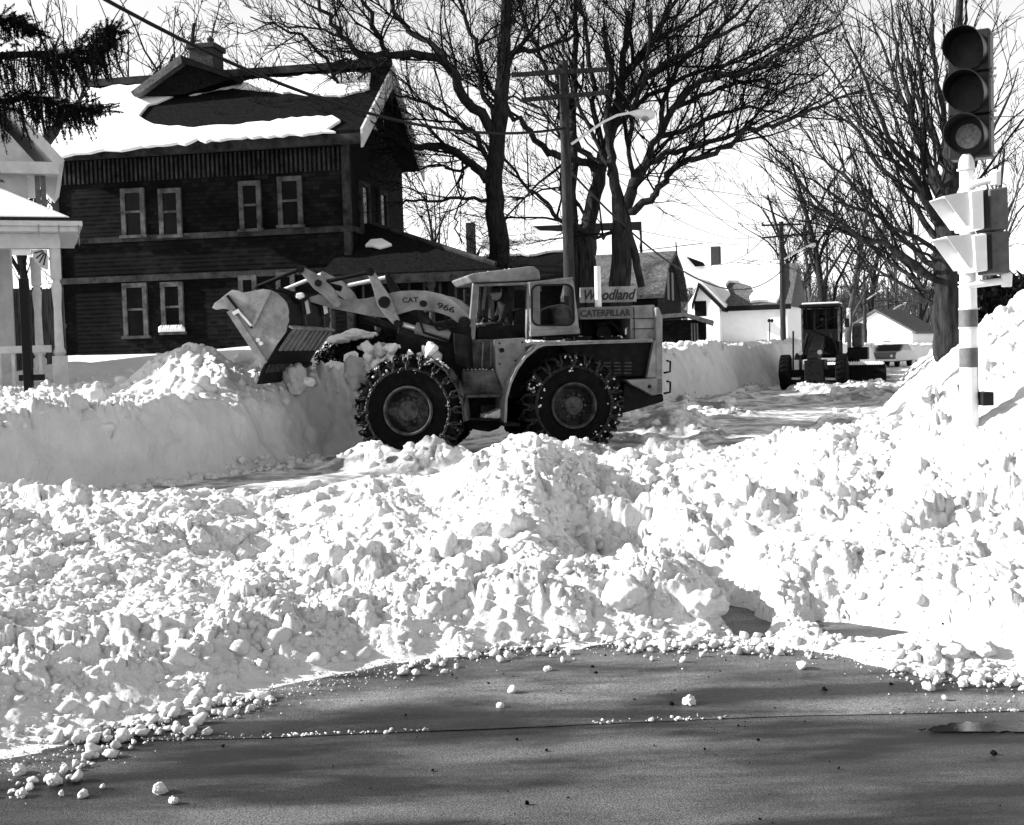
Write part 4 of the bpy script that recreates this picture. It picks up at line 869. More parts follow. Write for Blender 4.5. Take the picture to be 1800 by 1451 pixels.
# white house
WF = Frame(*at(1280, 600, 78)[:2], -.80, .60)       # front wall faces left of the camera
WF2 = Frame(*at(1372, 600, 78)[:2], -.93, .36)
wh = thing('white_house', WF2.w(2, 2, .5), 'white house with snow covered roof behind the near crossarm pole', 'house')
ua, zea = WF2.px(1383, 538, 0); ub, _ = WF2.px(1268, 538, 0); zrr = WF2.px(1330, 466, 3.4)[1]
MB().box(WF2, ua, ub + 2.2, 0, 6.8, .3, zea).build('wall', 'white', wh)
MB().box(WF2, ua - .3, ub, -.35, -.2, zea - .2, zea + .12).build('eave_board', 'black', wh)
V_ = [WF2.w(ua - .3, -.35, zea), WF2.w(ub + 2.4, -.35, zea), WF2.w(ub + 1.2, 3.4, zrr), WF2.w(ua - .3, 3.4, zrr), WF2.w(ub + 2.4, 7.1, zea), WF2.w(ua - .3, 7.1, zea)]
r3 = MB().add(V_, [(0, 1, 2, 3), (3, 2, 4, 5), (1, 4, 2), (0, 3, 5), (0, 5, 4, 1)]).build('roof', 'roofgrey', wh); LOC[r3.name] = LOC[wh.name]
n3 = np.cross(V_[1] - V_[0], V_[3] - V_[0]); n3 /= np.linalg.norm(n3); n3 = n3 if n3[2] > 0 else -n3
roofsnow([(1366, 534), (1320, 534), (1318, 526), (1327, 516), (1320, 504), (1300, 498), (1282, 498), (1276, 506), (1284, 520), (1272, 534), (1262, 528), (1240, 500), (1235, 480), (1262, 468), (1330, 464), (1376, 462), (1378, 500), (1370, 528)], .25, 'roof_snow', r3, V_[0] + n3 * .02, n3, 'snow')
uw_, zw_ = WF2.px(1258, 434, 3.4); MB().box(WF2, uw_ - .28, uw_ + .28, 3.1, 3.7, zrr - .5, zw_).build('chimney', 'brick', wh)
# the projecting gable to the left
gl, gz = WF2.px(1228, 497, -1.2); ga, gza = WF2.px(1273, 541, -1.2); gb, gzb = WF2.px(1208, 528, -1.2)
MB().prism([WF2.w(gl, -1, gz - .2), WF2.w(ga + .35, -1, gza), WF2.w(ga + .35, -1, .3), WF2.w(gb, -1, .3), WF2.w(gb, -1, gzb - .2)], [WF2.w(gl, 3, gz - .2), WF2.w(ga + .35, 3, gza), WF2.w(ga + .35, 3, .3), WF2.w(gb, 3, .3), WF2.w(gb, 3, gzb - .2)]).build('gable_wall', 'white', wh)
for (ax, az), (bx, bz_) in (((gl, gz), (ga, gza)), ((gl, gz), (gb - .3, gzb - .3))):
    MB().prism([WF2.w(ax, -1.3, az), WF2.w(bx, -1.3, bz_), WF2.w(bx, -1.3, bz_ - .28), WF2.w(ax, -1.3, az - .3)], [WF2.w(ax, 2.8, az), WF2.w(bx, 2.8, bz_), WF2.w(bx, 2.8, bz_ - .28), WF2.w(ax, 2.8, az - .3)]).build('rake_board', 'black', wh)
    MB().prism([WF2.w(ax, -1.2, az + .25), WF2.w(bx, -1.2, bz_ + .2), WF2.w(bx, -1.2, bz_ + .02), WF2.w(ax, -1.2, az + .02)], [WF2.w(ax, 2.8, az + .25), WF2.w(bx, 2.8, bz_ + .2), WF2.w(bx, 2.8, bz_ + .02), WF2.w(ax, 2.8, az + .02)]).build('roof_snow', 'snow', wh)
a_, z_ = WF2.px(1221, 530, -1.0); b_, zb_ = WF2.px(1242, 556, -1.0); MB().box(WF2, min(a_, b_), max(a_, b_), -1.03, -1.003, zb_, z_).build('window', 'glassdark', wh)
# distant roof with a skylight behind
DF = Frame(*at(1215, 600, 105)[:2], -1, .1)
dh = thing('distant_house', DF.w(0, 2, .5), 'distant snow roofed house showing between barn ridge and chimney', 'house')
A = [DF.px(x, y, 0) for x, y in ((1204, 500), (1204, 452), (1240, 470), (1252, 470), (1252, 500))]
MB().uzprism(DF, A, 0, 6).build('roof', 'snow', dh)
A = [DF.px(x, y, 0) for x, y in ((1206, 451), (1222, 469), (1240, 468), (1236, 462))]; MB().uzprism(DF, A, -.15, 0 - .003).build('dormer', 'roofdark', dh)
# small far white house by the road
SF = Frame(*at(1560, 625, 118)[:2], -.85, .52)
sh = thing('far_white_house', SF.w(0, 2, .3), 'small far white house with grey roof beside the distant car', 'house')
gA = [(-3.4, .3), (-3.4, 2.4), (0, 4.4), (3.4, 2.4), (3.4, .3)]
sx = at(1540, 600, 118)
SF = Frame(sx[0], sx[1], .55, .83)              # u along ridge away-right
LOC[sh.name] = tuple(sh.location)
MB().prism([SF.w(0, v, z) for v, z in gA], [SF.w(9, v, z) for v, z in gA]).build('wall', 'white', sh)
rA = [(-3.8, 2.2), (0, 4.45), (3.8, 2.2), (3.8, 2.4), (0, 4.7), (-3.8, 2.4)]
MB().prism([SF.w(-.3, v, z) for v, z in rA], [SF.w(9.3, v, z) for v, z in rA]).build('roof', 'roofgrey', sh)
for vv, zz_ in ((-1.2, 2.5), (1.0, 1.3), (-1.9, 1.2)): MB().box(SF, -.05, -.003, vv - .35, vv + .35, zz_ - .4, zz_ + .3).build('window', 'glassdark', sh)

# ================================================================== wheel loader
FX, RX = -1.66, .99
RF = Frame(RX, 21.1, -.975, -.22)      # rear body; v = 0 in the middle of the near wheel, + away
FF = Frame(FX, 20.4, -.994, .105)      # front body
loader = thing('wheel_loader', (-.3, 21.8, 0), 'articulated wheel loader tipping snow from its raised bucket over the kerb windrow', 'wheel loader')
def part(mb, name, m, bevel=0, smooth=False):
    o = mb.build(name, m, loader, bevel, smooth); LOC[o.name] = LOC[loader.name]; return o
def P_(fr, poly, v0, v1, name, m, bevel=.012, smooth=False):
    return part(MB().pxprism(fr, poly, v0, v1), name, m, bevel, smooth)
def text(txt, fr, px0, px1, pyb, v, m, par, pyt=None, shear=0, tilt=0, name='lettering', yaw=1):
    u0, z0 = fr.px(px0, pyb, v); u1, _ = fr.px(px1, pyb, v); wd = abs(u1 - u0); _, zt = fr.px(px0, pyt, v)
    cu = bpy.data.curves.new(name, 'FONT'); cu.body = txt; cu.extrude = .004; cu.shear = shear; cu.offset = .02; cu.materials.append(MT[m])
    o = bpy.data.objects.new(name, cu); COL.objects.link(o); bpy.context.view_layer.update()
    d = o.dimensions.copy(); me = bpy.data.meshes.new_from_object(o); bpy.data.objects.remove(o); o = bpy.data.objects.new(name, me); COL.objects.link(o)
    X = -fr.h; Y = np.array([0, 0, 1.]); Z = -fr.n
    Xr = X * math.cos(tilt) + Y * math.sin(tilt); Yr = -X * math.sin(tilt) + Y * math.cos(tilt)
    sx, sy = wd / max(d.x, 1e-3), (zt - z0) / max(d.y, 1e-3)
    p = fr.w(u0, v, z0) - np.array(root_loc(par)); Mx = Matrix.Identity(4)
    for i in range(3): Mx[i][0] = Xr[i] * sx; Mx[i][1] = Yr[i] * sy; Mx[i][2] = Z[i]; Mx[i][3] = p[i]
    o.parent = par; o.matrix_local = Mx; return o
def wheel(fr, u, v, R, W, par, chains=True, rimm='rim', k=56, lugs=26, side=-1):
    c = fr.w(u, v, R); ax = fr.n * side                      # axis towards the outer face
    tp = [(-W / 2 + .03, R * .46), (-W / 2 - .01, R * .62), (-W / 2 + .02, R * .9), (-W / 2 + .08, R * .965), (0, R * .975), (W / 2 - .08, R * .965), (W / 2 - .02, R * .9), (W / 2 + .01, R * .62), (W / 2 - .03, R * .46)]
    wh_ = MB().lathe(c, ax, tp, k).build('wheel', 'tyre', par, smooth='auto'); LOC[wh_.name] = LOC[par.name]
    mb = MB(); x = fr.h; up = np.array([0, 0, 1.])
    for i in range(lugs):
        a = 2 * math.pi * i / lugs
        for s_ in (-1, 1):
            aa = a + (0 if s_ > 0 else math.pi / lugs); pts = []
            for rr, w0, da in ((R * .90, W / 2 - .015, -.02), (R * 1.0, W / 2 - .05, 0), (R * 1.01, .01, .10)):
                for e in (-.035, .035):
                    t = aa + da + e; pts.append(c + (x * math.cos(t) + up * math.sin(t)) * rr + ax * s_ * w0)
            for rr, w0, da in ((R * .86, W / 2 - .01, -.02), (R * .94, W / 2 - .06, 0), (R * .955, .01, .10)):
                for e in (-.045, .045):
                    t = aa + da + e; pts.append(c + (x * math.cos(t) + up * math.sin(t)) * rr + ax * s_ * w0)
            mb.add(pts, [(0, 1, 3, 2), (2, 3, 5, 4), (0, 2, 8, 6), (2, 4, 10, 8), (1, 7, 9, 3), (3, 9, 11, 5), (0, 6, 7, 1), (4, 5, 11, 10)])
    tag(mb.build('tread', 'tyre', wh_), None, None, None, 'stuff')
    r = R * .47
    MB().lathe(c, ax, [(W / 2 - .03, r), (W / 2 + .03, r), (W / 2 + .035, r * .93), (W / 2 - .0, r * .88), (W / 2 - .16, r * .84), (W / 2 - .19, r * .66), (W / 2 - .17, r * .62), (W / 2 - .19, 0)], 40).build('rim', rimm, wh_, smooth='auto')
    MB().lathe(c, ax, [(W / 2 - .20, r * .60), (W / 2 - .05, r * .56), (W / 2 - .03, r * .42), (W / 2 - .01, r * .40), (W / 2 + .0, r * .2), (W / 2 + .0, 0)], 24).build('hub', 'rim' if rimm != 'machdark' else rimm, wh_, smooth='auto')
    nb = MB()
    for i in range(12):
        a = 2 * math.pi * i / 12; nb.lathe(c + (x * math.cos(a) + up * math.sin(a)) * r * .50, ax, [(W / 2 - .06, .022), (W / 2 - .01, .022)], 6)
    tag(nb.build('wheel_nuts', 'rim', wh_), None, None, None, 'stuff')
    if chains:
        g = np.random.default_rng(int(abs(c[0]) * 100)); cb = MB(); nseg = 20
        def pt(a, l):                                        # l: -1 inner shoulder .. 1 outer shoulder .. 1.6 on the sidewall
            if abs(l) <= 1: rr, w0 = R * 1.035, l * (W / 2 - .02)
            else: q = min((abs(l) - 1) / .6, 1); rr, w0 = R * (1.03 - .24 * q), math.copysign(W / 2 + .02, l)
            return c + (x * math.cos(a) + up * math.sin(a)) * rr + ax * w0
        for i in range(nseg):
            a = 2 * math.pi * i / nseg; b = a + math.pi / nseg
            for (s0, s1) in (((a, 1.6), (b, .2)), ((b, .2), (a, -1.6)), ((a + 2 * math.pi / nseg, 1.6), (b, .2)), ((a, 1.6), (a + 2 * math.pi / nseg, 1.6)), ((b, .2), (b + .06, .9))):
                n = 7; q = [pt(s0[0] + (s1[0] - s0[0]) * j / n, s0[1] + (s1[1] - s0[1]) * j / n) + g.normal(0, .006, 3) for j in range(n + 1)]
                for j in range(n):                            # single links, alternately turned
                    a0, a1 = q[j], q[j + 1]; m_ = (a0 + a1) / 2; d = (a1 - a0); L = np.linalg.norm(d); d /= L
                    sd = np.cross(d, m_ - c); sd /= np.linalg.norm(sd) + 1e-9; sd = sd if j % 2 else np.cross(d, sd)
                    cb.tube([a0 - d * .01 + sd * .012, m_ + sd * .02, a1 + d * .01 + sd * .012], .011, 4, False); cb.tube([a0 - d * .01 - sd * .012, m_ - sd * .02, a1 + d * .01 - sd * .012], .011, 4, False)
        tag(cb.build('tyre_chain', 'chain', wh_), None, None, None, 'stuff')
        # snow packed in the chain
        Vs, Fs, o_ = [], [], 0
        ph = g.uniform(0, 6.28, 9)
        for i in range(100 if fr is RF else 34):
            a = ph[i % 9] + g.normal(0, .16); l = g.uniform(.6, 1.75); q = min(max(l - 1, 0) / .6, 1.1); rr = R * (1.0 - .27 * q); p = c + (x * math.cos(a) + up * math.sin(a)) * rr + ax * (l * (W / 2) if l < 1 else W / 2 + .01)
            Wv = S1[i % 14] * g.uniform(.006, .030) @ rotm(g).T + p; Vs.append(Wv); Fs.append(F1 + o_); o_ += len(Wv)
        ob = mesh_np('packed_snow', np.concatenate(Vs), np.concatenate(Fs), 'snow', True, wh_); ob.location = (0, 0, 0); tag(ob, None, None, None, 'stuff')
    return wh_
RT = .835
wheel(RF, 0, 0, RT, .56, loader); wheel(RF, 0, 2.1, RT, .56, loader, side=1, chains=False)
wheel(FF, 0, 0, RT + .03, .60, loader); wheel(FF, 0, 2.1, RT, .56, loader, side=1, chains=False)
part(MB().lathe(RF.w(0, .2, RT), RF.n, [(0, .2), (.5, .2), (.7, .33), (1.2, .33), (1.4, .2), (1.8, .2)], 20), 'rear_axle', 'machdark')
part(MB().lathe(FF.w(0, .2, RT), FF.n, [(0, .2), (.5, .2), (.7, .33), (1.2, .33), (1.4, .2), (1.8, .2)], 20), 'front_axle', 'machdark')
# ---- rear body
P_(RF, [(985, 604), (1150, 602), (1163, 660), (1163, 707), (1088, 728), (1030, 700), (900, 700), (890, 640)], .62, 1.55, 'rear_frame', 'machdark')
P_(RF, [(1022, 542), (1150, 536), (1153, 541), (1153, 597), (1108, 597), (1108, 560), (1022, 560)], .42, 1.75, 'engine_hood', 'yellow')
P_(RF, [(1024, 560), (1106, 560), (1106, 598), (1024, 598)], 1.0, 1.6, 'engine_block', 'machdark', .03)
e_ = part(MB().lathe(RF.w(*(lambda q: (q[0], .75, q[1]))(RF.px(1062, 586, .75))), RF.n, [(0, .001), (.0, .14), (.3, .14)], 16).tube([RF.w(RF.px(1048, 572, .7)[0], .7, RF.px(1048, 572, .7)[1]), RF.w(RF.px(1075, 566, .7)[0], .75, RF.px(1075, 566, .7)[1]), RF.w(RF.px(1100, 590, .7)[0], .7, RF.px(1100, 590, .7)[1])], .05, 8), 'air_hoses', 'machdark')
P_(RF, [(1099, 578), (1103, 574), (1107, 578), (1108, 590), (1099, 590)], .6, .72, 'filter_bowl', 'steel', .02)
P_(RF, [(1153, 541), (1158, 540), (1165, 556), (1165, 692), (1153, 692)], .30, 1.85, 'radiator_guard', 'yellow', .02)
P_(RF, [(1137, 664), (1150, 598), (1153, 598), (1153, 664)], .3, .42, 'gusset', 'yellow')
P_(RF, [(1100, 668), (1165, 664), (1165, 692), (1148, 696), (1110, 676)], .30, 1.85, 'counterweight', 'yellow', .02)
P_(RF, [(1090, 728), (1098, 672), (1148, 697), (1166, 693), (1167, 706), (1120, 720)], .45, 1.7, 'bumper', 'machdark', .02)
part(MB().lathe(RF.w(*(lambda q: (q[0], .285, q[1]))(RF.px(1142, 680, .29))), RF.n, [(0, .035), (.02, .035)], 14), 'tie_hole', 'black')
for py in (646, 682):
    (a, z_) = RF.px(1166, py, .8); part(MB().tube([RF.w(a + .03, .7, z_ - .1), RF.w(a - .09, .7, z_ - .08), RF.w(a - .1, .7, z_ + .1), RF.w(a - .03, .7, z_ + .12)], .02, 8), 'hitch_hook', 'machdark')
P_(RF, [(985, 606), (1148, 600), (1138, 662), (1060, 662), (1010, 640)], .44, .60, 'side_panel', 'machdark')
for r_ in range(4):
    for c_ in range(4): 
        x0 = 1043 + c_ * 18; y0 = 637 + r_ * 6; P_(RF, [(x0, y0), (x0 + 13, y0), (x0 + 13, y0 + 2.6), (x0, y0 + 2.6)], .415, .437, 'louvre', 'rim', 0)
# fender: ribbon over the rear wheel and deck
arc = [(1148, 597), (1050, 600), (956, 604), (943, 609), (922, 627), (907, 648), (895, 674), (888, 700), (886, 744)]
q = [RF.px(a, b, -.33) for a, b in arc]; inner = []
for i, (a, b) in enumerate(q):
    p0 = np.array(q[max(i - 1, 0)]); p1 = np.array(q[min(i + 1, len(q) - 1)]); d = p1 - p0; d /= np.linalg.norm(d); inner.append((a + d[1] * .045, b - d[0] * .045) )
lp = q + inner[::-1]
part(MB().uzprism(RF, lp, -.33, .43), 'rear_fender', 'yellow', .008)
P_(RF, [(884, 742), (915, 744), (914, 750), (886, 750)], -.33, .3, 'fender_step', 'machdark')
P_(RF, [(960, 601), (1148, 596), (1148, 601), (960, 606)], -.33, -.30, 'deck_edge', 'yellow', .004)
for x0 in (960, 1010, 1060): P_(RF, [(x0, 592), (x0 + 30, 591), (x0 + 30, 598), (x0, 599)], .1, .35, 'deck_box', 'machdark')
# cab
P_(RF, [(823, 597), (870, 596), (869, 651), (812, 651), (818, 620)], .36, 1.7, 'cab_base', 'yellowdirty', .02)
P_(RF, [(869, 597), (924, 594), (925, 624), (910, 642), (900, 656), (894, 672), (886, 690), (872, 652)], .02, 1.0, 'fuel_tank', 'yellow', .03)
P_(RF, [(812, 651), (870, 651), (884, 690), (882, 697), (816, 697)], .10, 1.2, 'side_steps', 'yellowdirty', .02)
P_(RF, [(816, 695), (884, 693), (884, 698), (816, 700)], -.1, .5, 'step_plate', 'rim', .004)
P_(RF, [(820, 700), (884, 698), (886, 738), (818, 735)], .55, 1.4, 'belly', 'machdark', .02)
P_(RF, [(845, 712), (880, 711), (881, 728), (845, 728)], .4, .54, 'tool_box', 'yellowdirty', .02)
P_(RF, [(818, 734), (888, 737), (888, 741), (818, 739)], -.1, .4, 'lower_step', 'machdark', .004)
P_(RF, [(851, 733), (866, 725), (885, 717), (887, 735), (852, 735)], 0, .35, 'snow_on_step', 'snow', .03)
# cab posts and roof
for v0, v1 in ((.36, .46), (1.6, 1.7)):
    P_(RF, [(832, 494), (843, 494), (835, 597), (823, 597)], v0, v1, 'cab_post', 'yellow')
    P_(RF, [(927, 492), (935, 492), (935, 597), (925, 597)], v0, v1, 'cab_post', 'yellow')
P_(RF, [(838, 496), (932, 492), (931, 500), (838, 504)], .36, .46, 'door_header', 'yellow')
P_(RF, [(821, 485), (831, 481), (930, 468.5), (940, 468.5), (948, 476), (951, 492), (940, 493), (831, 497)], .26, 1.85, 'cab_roof', 'yellow', .03)
P_(RF, [(835, 497.5), (948, 493), (948, 495), (835, 499.5)], .30, .40, 'roof_seal', 'black', 0)
P_(RF, [(843, 500), (846, 500), (842, 560), (838, 560)], 1.0, 1.05, 'screen_post', 'yellowdirty', .004)
P_(RF, [(852, 497), (857, 497), (852, 545), (848, 545)], 1.62, 1.68, 'screen_post', 'yellow', .004)
P_(RF, [(840, 575), (928, 570), (928, 597), (838, 597)], .5, 1.65, 'dashboard', 'machdark', .02)
P_(RF, [(905, 545), (924, 540), (928, 590), (900, 592)], .7, 1.3, 'seat', 'black', .05)
# cab door folded open, with rounded window
dv = .05
outer = [(931, 499), (1006, 488), (1009, 500), (1019, 586), (933, 591)]
hole = []
for (cx_, cy_, a0) in ((995, 513, -90), (997, 560, 0), (948, 560, 90), (947, 514, 180)):
    for k in range(5): a = R_(a0 + 22.5 * k); hole.append((cx_ + 12 * math.cos(a), cy_ + 12 * math.sin(a)))
def ring(fr, outer, hole, v0, v1, name, m, bev=.006):
    bm = bmesh.new(); O = [fr.px(x, y, v0) for x, y in outer]; H = [fr.px(x, y, v0) for x, y in hole]
    def add(L): 
        vs = [bm.verts.new((a, b, 0)) for a, b in L]; return [bm.edges.new((vs[i], vs[(i + 1) % len(vs)])) for i in range(len(vs))]
    E = add(O) + add(H); bmesh.ops.triangle_fill(bm, edges=E, use_beauty=True)
    gx = bmesh.ops.extrude_face_region(bm, geom=bm.faces[:]); 
    for v in [e for e in gx['geom'] if isinstance(e, bmesh.types.BMVert)]: v.co.z += 1
    bm.verts.ensure_lookup_table(); bm.verts.index_update()
    mb = MB(); mb.add([fr.w(v.co.x, v0 + (v1 - v0) * v.co.z, v.co.y) for v in bm.verts], [[v.index for v in f.verts] for f in bm.faces]); bm.free()
    return part(mb, name, m, bev)
def grow_poly(L, k):
    c = np.mean(np.array(L), axis=0); return [tuple(c + (np.array(p) - c) * k) for p in L]
door = ring(RF, outer, hole, dv, dv + .07, 'cab_door', 'yellow')
sub_ = ring(RF, grow_poly(hole, 1.05), grow_poly(hole, .97), dv - .012, dv + .03, 'window_seal', 'black', 0); 
P_(RF, [(930, 496), (948, 494), (1007, 487), (1008, 490), (932, 500)], dv - .05, dv + .2, 'door_rain_ledge', 'yellow', .006)
P_(RF, [(932, 582), (1019, 577), (1020, 587), (933, 592)], dv - .03, dv + .1, 'door_sill', 'yellow', .01)
P_(RF, [(936, 500), (949, 502), (950, 572), (937, 574)], .5, .6, 'rear_cab_post', 'yellow')
P_(RF, [(935, 576), (1018, 572), (1018, 594), (935, 596)], .36, 1.7, 'cab_rear_ledge', 'machdark', .02)
P_(RF, [(952, 545), (968, 540), (975, 560), (973, 575), (952, 575)], .9, 1.3, 'seat_back', 'black', .05)
P_(RF, [(976, 538), (990, 534), (1004, 540), (1006, 574), (976, 575)], .6, 1.6, 'rear_tank', 'rim', .04)
# stack, mirror rod, sign board
a_, z0_ = RF.px(1046, 538, .7); _, z1_ = RF.px(1046, 470, .7)
part(MB().lathe(RF.w(a_, .5, z0_ - .2), (0, 0, 1), [(0, .06), (z1_ - z0_ + .2, .055)], 16), 'exhaust_stack', 'alu', smooth='auto')
sg = P_(RF, [(1020, 506), (1119, 503), (1119, 531), (1020, 533)], 1.0, 1.05, 'sign_board', 'bucket', .006)
text('Woodland', RF, 1023, 1114, 528, .993, 'lettering', sg, 509, shear=.35)
for x0 in (1028, 1112): P_(RF, [(x0, 530), (x0 + 3, 530), (x0 + 3, 545), (x0, 545)], 1.0, 1.05, 'sign_leg', 'machdark', 0)
hl = P_(RF, [(1020, 541), (1112, 538), (1112, 560), (1020, 562)], .40, .416, 'name_plate', 'polegrey', .003)
text('CATERPILLAR', RF, 1021, 1108, 557, .392, 'lettering', hl, 545)
# ---- front body
arm = [(543, 523), (560, 518), (577, 524.5), (612, 528), (645, 524.5), (672, 518), (703, 512), (727, 510.5), (752, 512), (779, 518), (794, 525), (810, 539), (823, 555), (822, 567), (812, 571), (802, 566), (790, 557), (779, 553), (756, 546), (727, 545), (706, 551), (679, 559), (650, 556), (622, 550), (585, 543), (556, 534), (545, 531)]
a1 = P_(FF, arm, .38, .48, 'lift_arm', 'yellow', .01); a2 = P_(FF, arm, 1.62, 1.72, 'lift_arm', 'yellowdirty', .01) if False else part(MB().uzprism(FF, [FF.px(x, y, .38) for x, y in arm], 1.62, 1.72), 'lift_arm', 'yellow', .01)
LOC[a1.name] = LOC[loader.name]
text('CAT', FF, 707, 735, 532.5, .374, 'lettering', a1, 523)
text('966', FF, 767, 799, 541, .374, 'lettering', a1, 530, tilt=-.33)
def pin(fr, px, py, v0, v1, r, name='pivot_pin', m='machdark'):
    u, z = fr.px(px, py, v0); part(MB().lathe(fr.w(u, v0, z), fr.n, [(0, r * .6), (.0, r), (v1 - v0, r)], 16), name, m, smooth='auto')
for px_, py_, r in ((743, 534, .055), (815, 566, .09), (527.6, 473, .07), (559, 498, .06), (650.6, 478, .07), (675.5, 531.6, .10), (698, 569, .06), (525, 522, .09)): pin(FF, px_, py_, .26, .50, r)
def lever(pts, w0, v0, v1, name='bellcrank_lever', m='yellow', vt=None):
    out = []
    pts = [FF.px(x, y, v0 if vt is None else vt) for x, y in pts]; A = np.array(pts); L = []; Rr = []
    for i in range(len(A)):
        d = A[min(i + 1, len(A) - 1)] - A[max(i - 1, 0)]; d /= np.linalg.norm(d); nrm = np.array([-d[1], d[0]]); L.append(A[i] + nrm * w0[i]); Rr.append(A[i] - nrm * w0[i])
    def capc(c, d, w, s): return [c + w * (d * math.cos(t) * s + np.array([-d[1], d[0]]) * math.sin(t)) for t in np.linspace(math.pi / 2, -math.pi / 2, 6)[1:-1]]
    d1 = A[-1] - A[-2]; d1 /= np.linalg.norm(d1); d0 = A[1] - A[0]; d0 /= np.linalg.norm(d0)
    poly = L + capc(A[-1], d1, w0[-1], 1) + Rr[::-1] + [c for c in capc(A[0], d0, w0[0], -1)][::-1]
    return part(MB().uzprism(FF, [tuple(p) for p in poly], v0, v1), name, m, .008)
def rod(p0, p1, v, r, m='steel', name='link_rod', vt=None):
    a = FF.px(*p0, v if vt is None else vt); b = FF.px(*p1, v if vt is None else vt); return part(MB().tube([FF.w(a[0], v, a[1]), FF.w(b[0], v, b[1])], r, 12), name, m, smooth='auto')
lever([(528, 473), (545, 486), (559, 498), (578, 515), (592, 534)], [.045, .085, .12, .10, .07], .28, .36); lever([(650.6, 478), (663, 504), (675.5, 531.6), (688, 554), (698, 569)], [.055, .08, .13, .09, .055], .28, .36)
lever([(528, 473), (545, 486), (559, 498), (578, 515), (592, 534)], [.045, .085, .12, .10, .07], 1.74, 1.82, vt=.28); lever([(650.6, 478), (663, 504), (675.5, 531.6), (688, 554), (698, 569)], [.055, .08, .13, .09, .055], 1.74, 1.82, vt=.28, m='machdark')
rod((453, 504), (528, 473), .32, .035, 'machdark'); rod((575, 495), (650, 479), .32, .035, 'machdark'); rod((453, 504), (528, 473), 1.78, .035, 'alu', vt=.32); rod((575, 495), (650, 479), 1.78, .035, 'alu', vt=.32)
rod((556, 496), (600, 508), .55, .05, 'machdark'); rod((700, 568), (732, 578), .6, .05, 'steel')
rod((731, 577), (792, 592), .60, .105, 'yellow', 'tilt_cylinder'); rod((731, 577), (792, 592), 1.5, .105, 'yellowdirty', 'tilt_cylinder', vt=.6)
rod((640, 560), (800, 612), .9, .07, 'machdark', 'lift_cylinder')
P_(FF, [(690, 512), (712, 514), (745, 570), (800, 560), (826, 575), (826, 650), (800, 668), (760, 640), (720, 648), (690, 620), (700, 575), (680, 545)], .62, 1.45, 'front_frame', 'machdark', .02)
part(MB().tube([FF.w(-1.15, 1.05, .75), RF.w(1.4, 1.05, .75)], .35, 12).tube([FF.w(-1.15, 1.05, 1.2), RF.w(1.4, 1.05, 1.2)], .2, 12), 'hinge', 'machdark')
P_(FF, [(796, 585), (822, 590), (825, 650), (800, 640)], .3, 1.8, 'hose_panel', 'machdark', .02)
for k, (p0, p1, p2) in enumerate((((733, 545), (745, 585), (790, 600)), ((742, 548), (770, 580), (800, 575)), ((780, 555), (790, 580), (815, 590)))):
    A = [FF.px(*q_, .45) for q_ in (p0, p1, p2)]; part(MB().tube([FF.w(a, .45 + .04 * k, b) for a, b in A], .022, 8), 'hydraulic_hose', 'black')
arc = [(742, 640), (762, 634), (785, 652), (804, 682), (814, 712), (817, 742)]
q = [FF.px(a, b, -.3) for a, b in arc]; inner = []
for i, (a, b) in enumerate(q):
    p0 = np.array(q[max(i - 1, 0)]); p1 = np.array(q[min(i + 1, len(q) - 1)]); d = p1 - p0; d /= np.linalg.norm(d); inner.append((a - d[1] * .03, b + d[0] * .03))
part(MB().uzprism(FF, q + inner[::-1], -.3, .4), 'front_fender', 'yellowdirty', .006)
# snow piled on the front frame
sn = []; g = np.random.default_rng(44)
for k in range(46):
    a, z_ = FF.px(g.uniform(640, 762), g.uniform(604, 648), .3); sn.append((FF.w(a, g.uniform(.2, 1.4), z_), g.uniform(.05, .17)))
Vs, Fs, o_ = [], [], 0
for i, (p, s) in enumerate(sn): Wv = S2[i % 12] * s @ rotm(g).T + p; Vs.append(Wv); Fs.append(F2 + o_); o_ += len(Wv)
ob = mesh_np('snow_on_frame', np.concatenate(Vs), np.concatenate(Fs), 'snow', True, loader); tag(ob, None, None, None, 'stuff')
# ---- bucket
B0, B1 = -.33, 2.43
outl = [(373, 542), (377, 533), (386, 527), (397, 517.5), (408, 510), (418, 511), (429, 515), (445, 511.5), (462, 508.5), (475, 510), (487, 516), (496, 524), (503, 532), (507, 545), (507.5, 563), (503, 584), (487, 606), (470, 634), (459, 652), (456, 634), (440, 602), (423, 571), (411, 556), (403, 545), (393, 543), (380, 545)]
bk = P_(FF, outl, B0, B0 + .04, 'bucket', 'bucket', .006); LOC[bk.name] = LOC[loader.name]
def bsub(mb, name, m, bev=0): return mb.build(name, m, bk, bev)
bsub(MB().uzprism(FF, [FF.px(x, y, B0) for x, y in outl], B1 - .04, B1), 'end_plate', 'bucket')
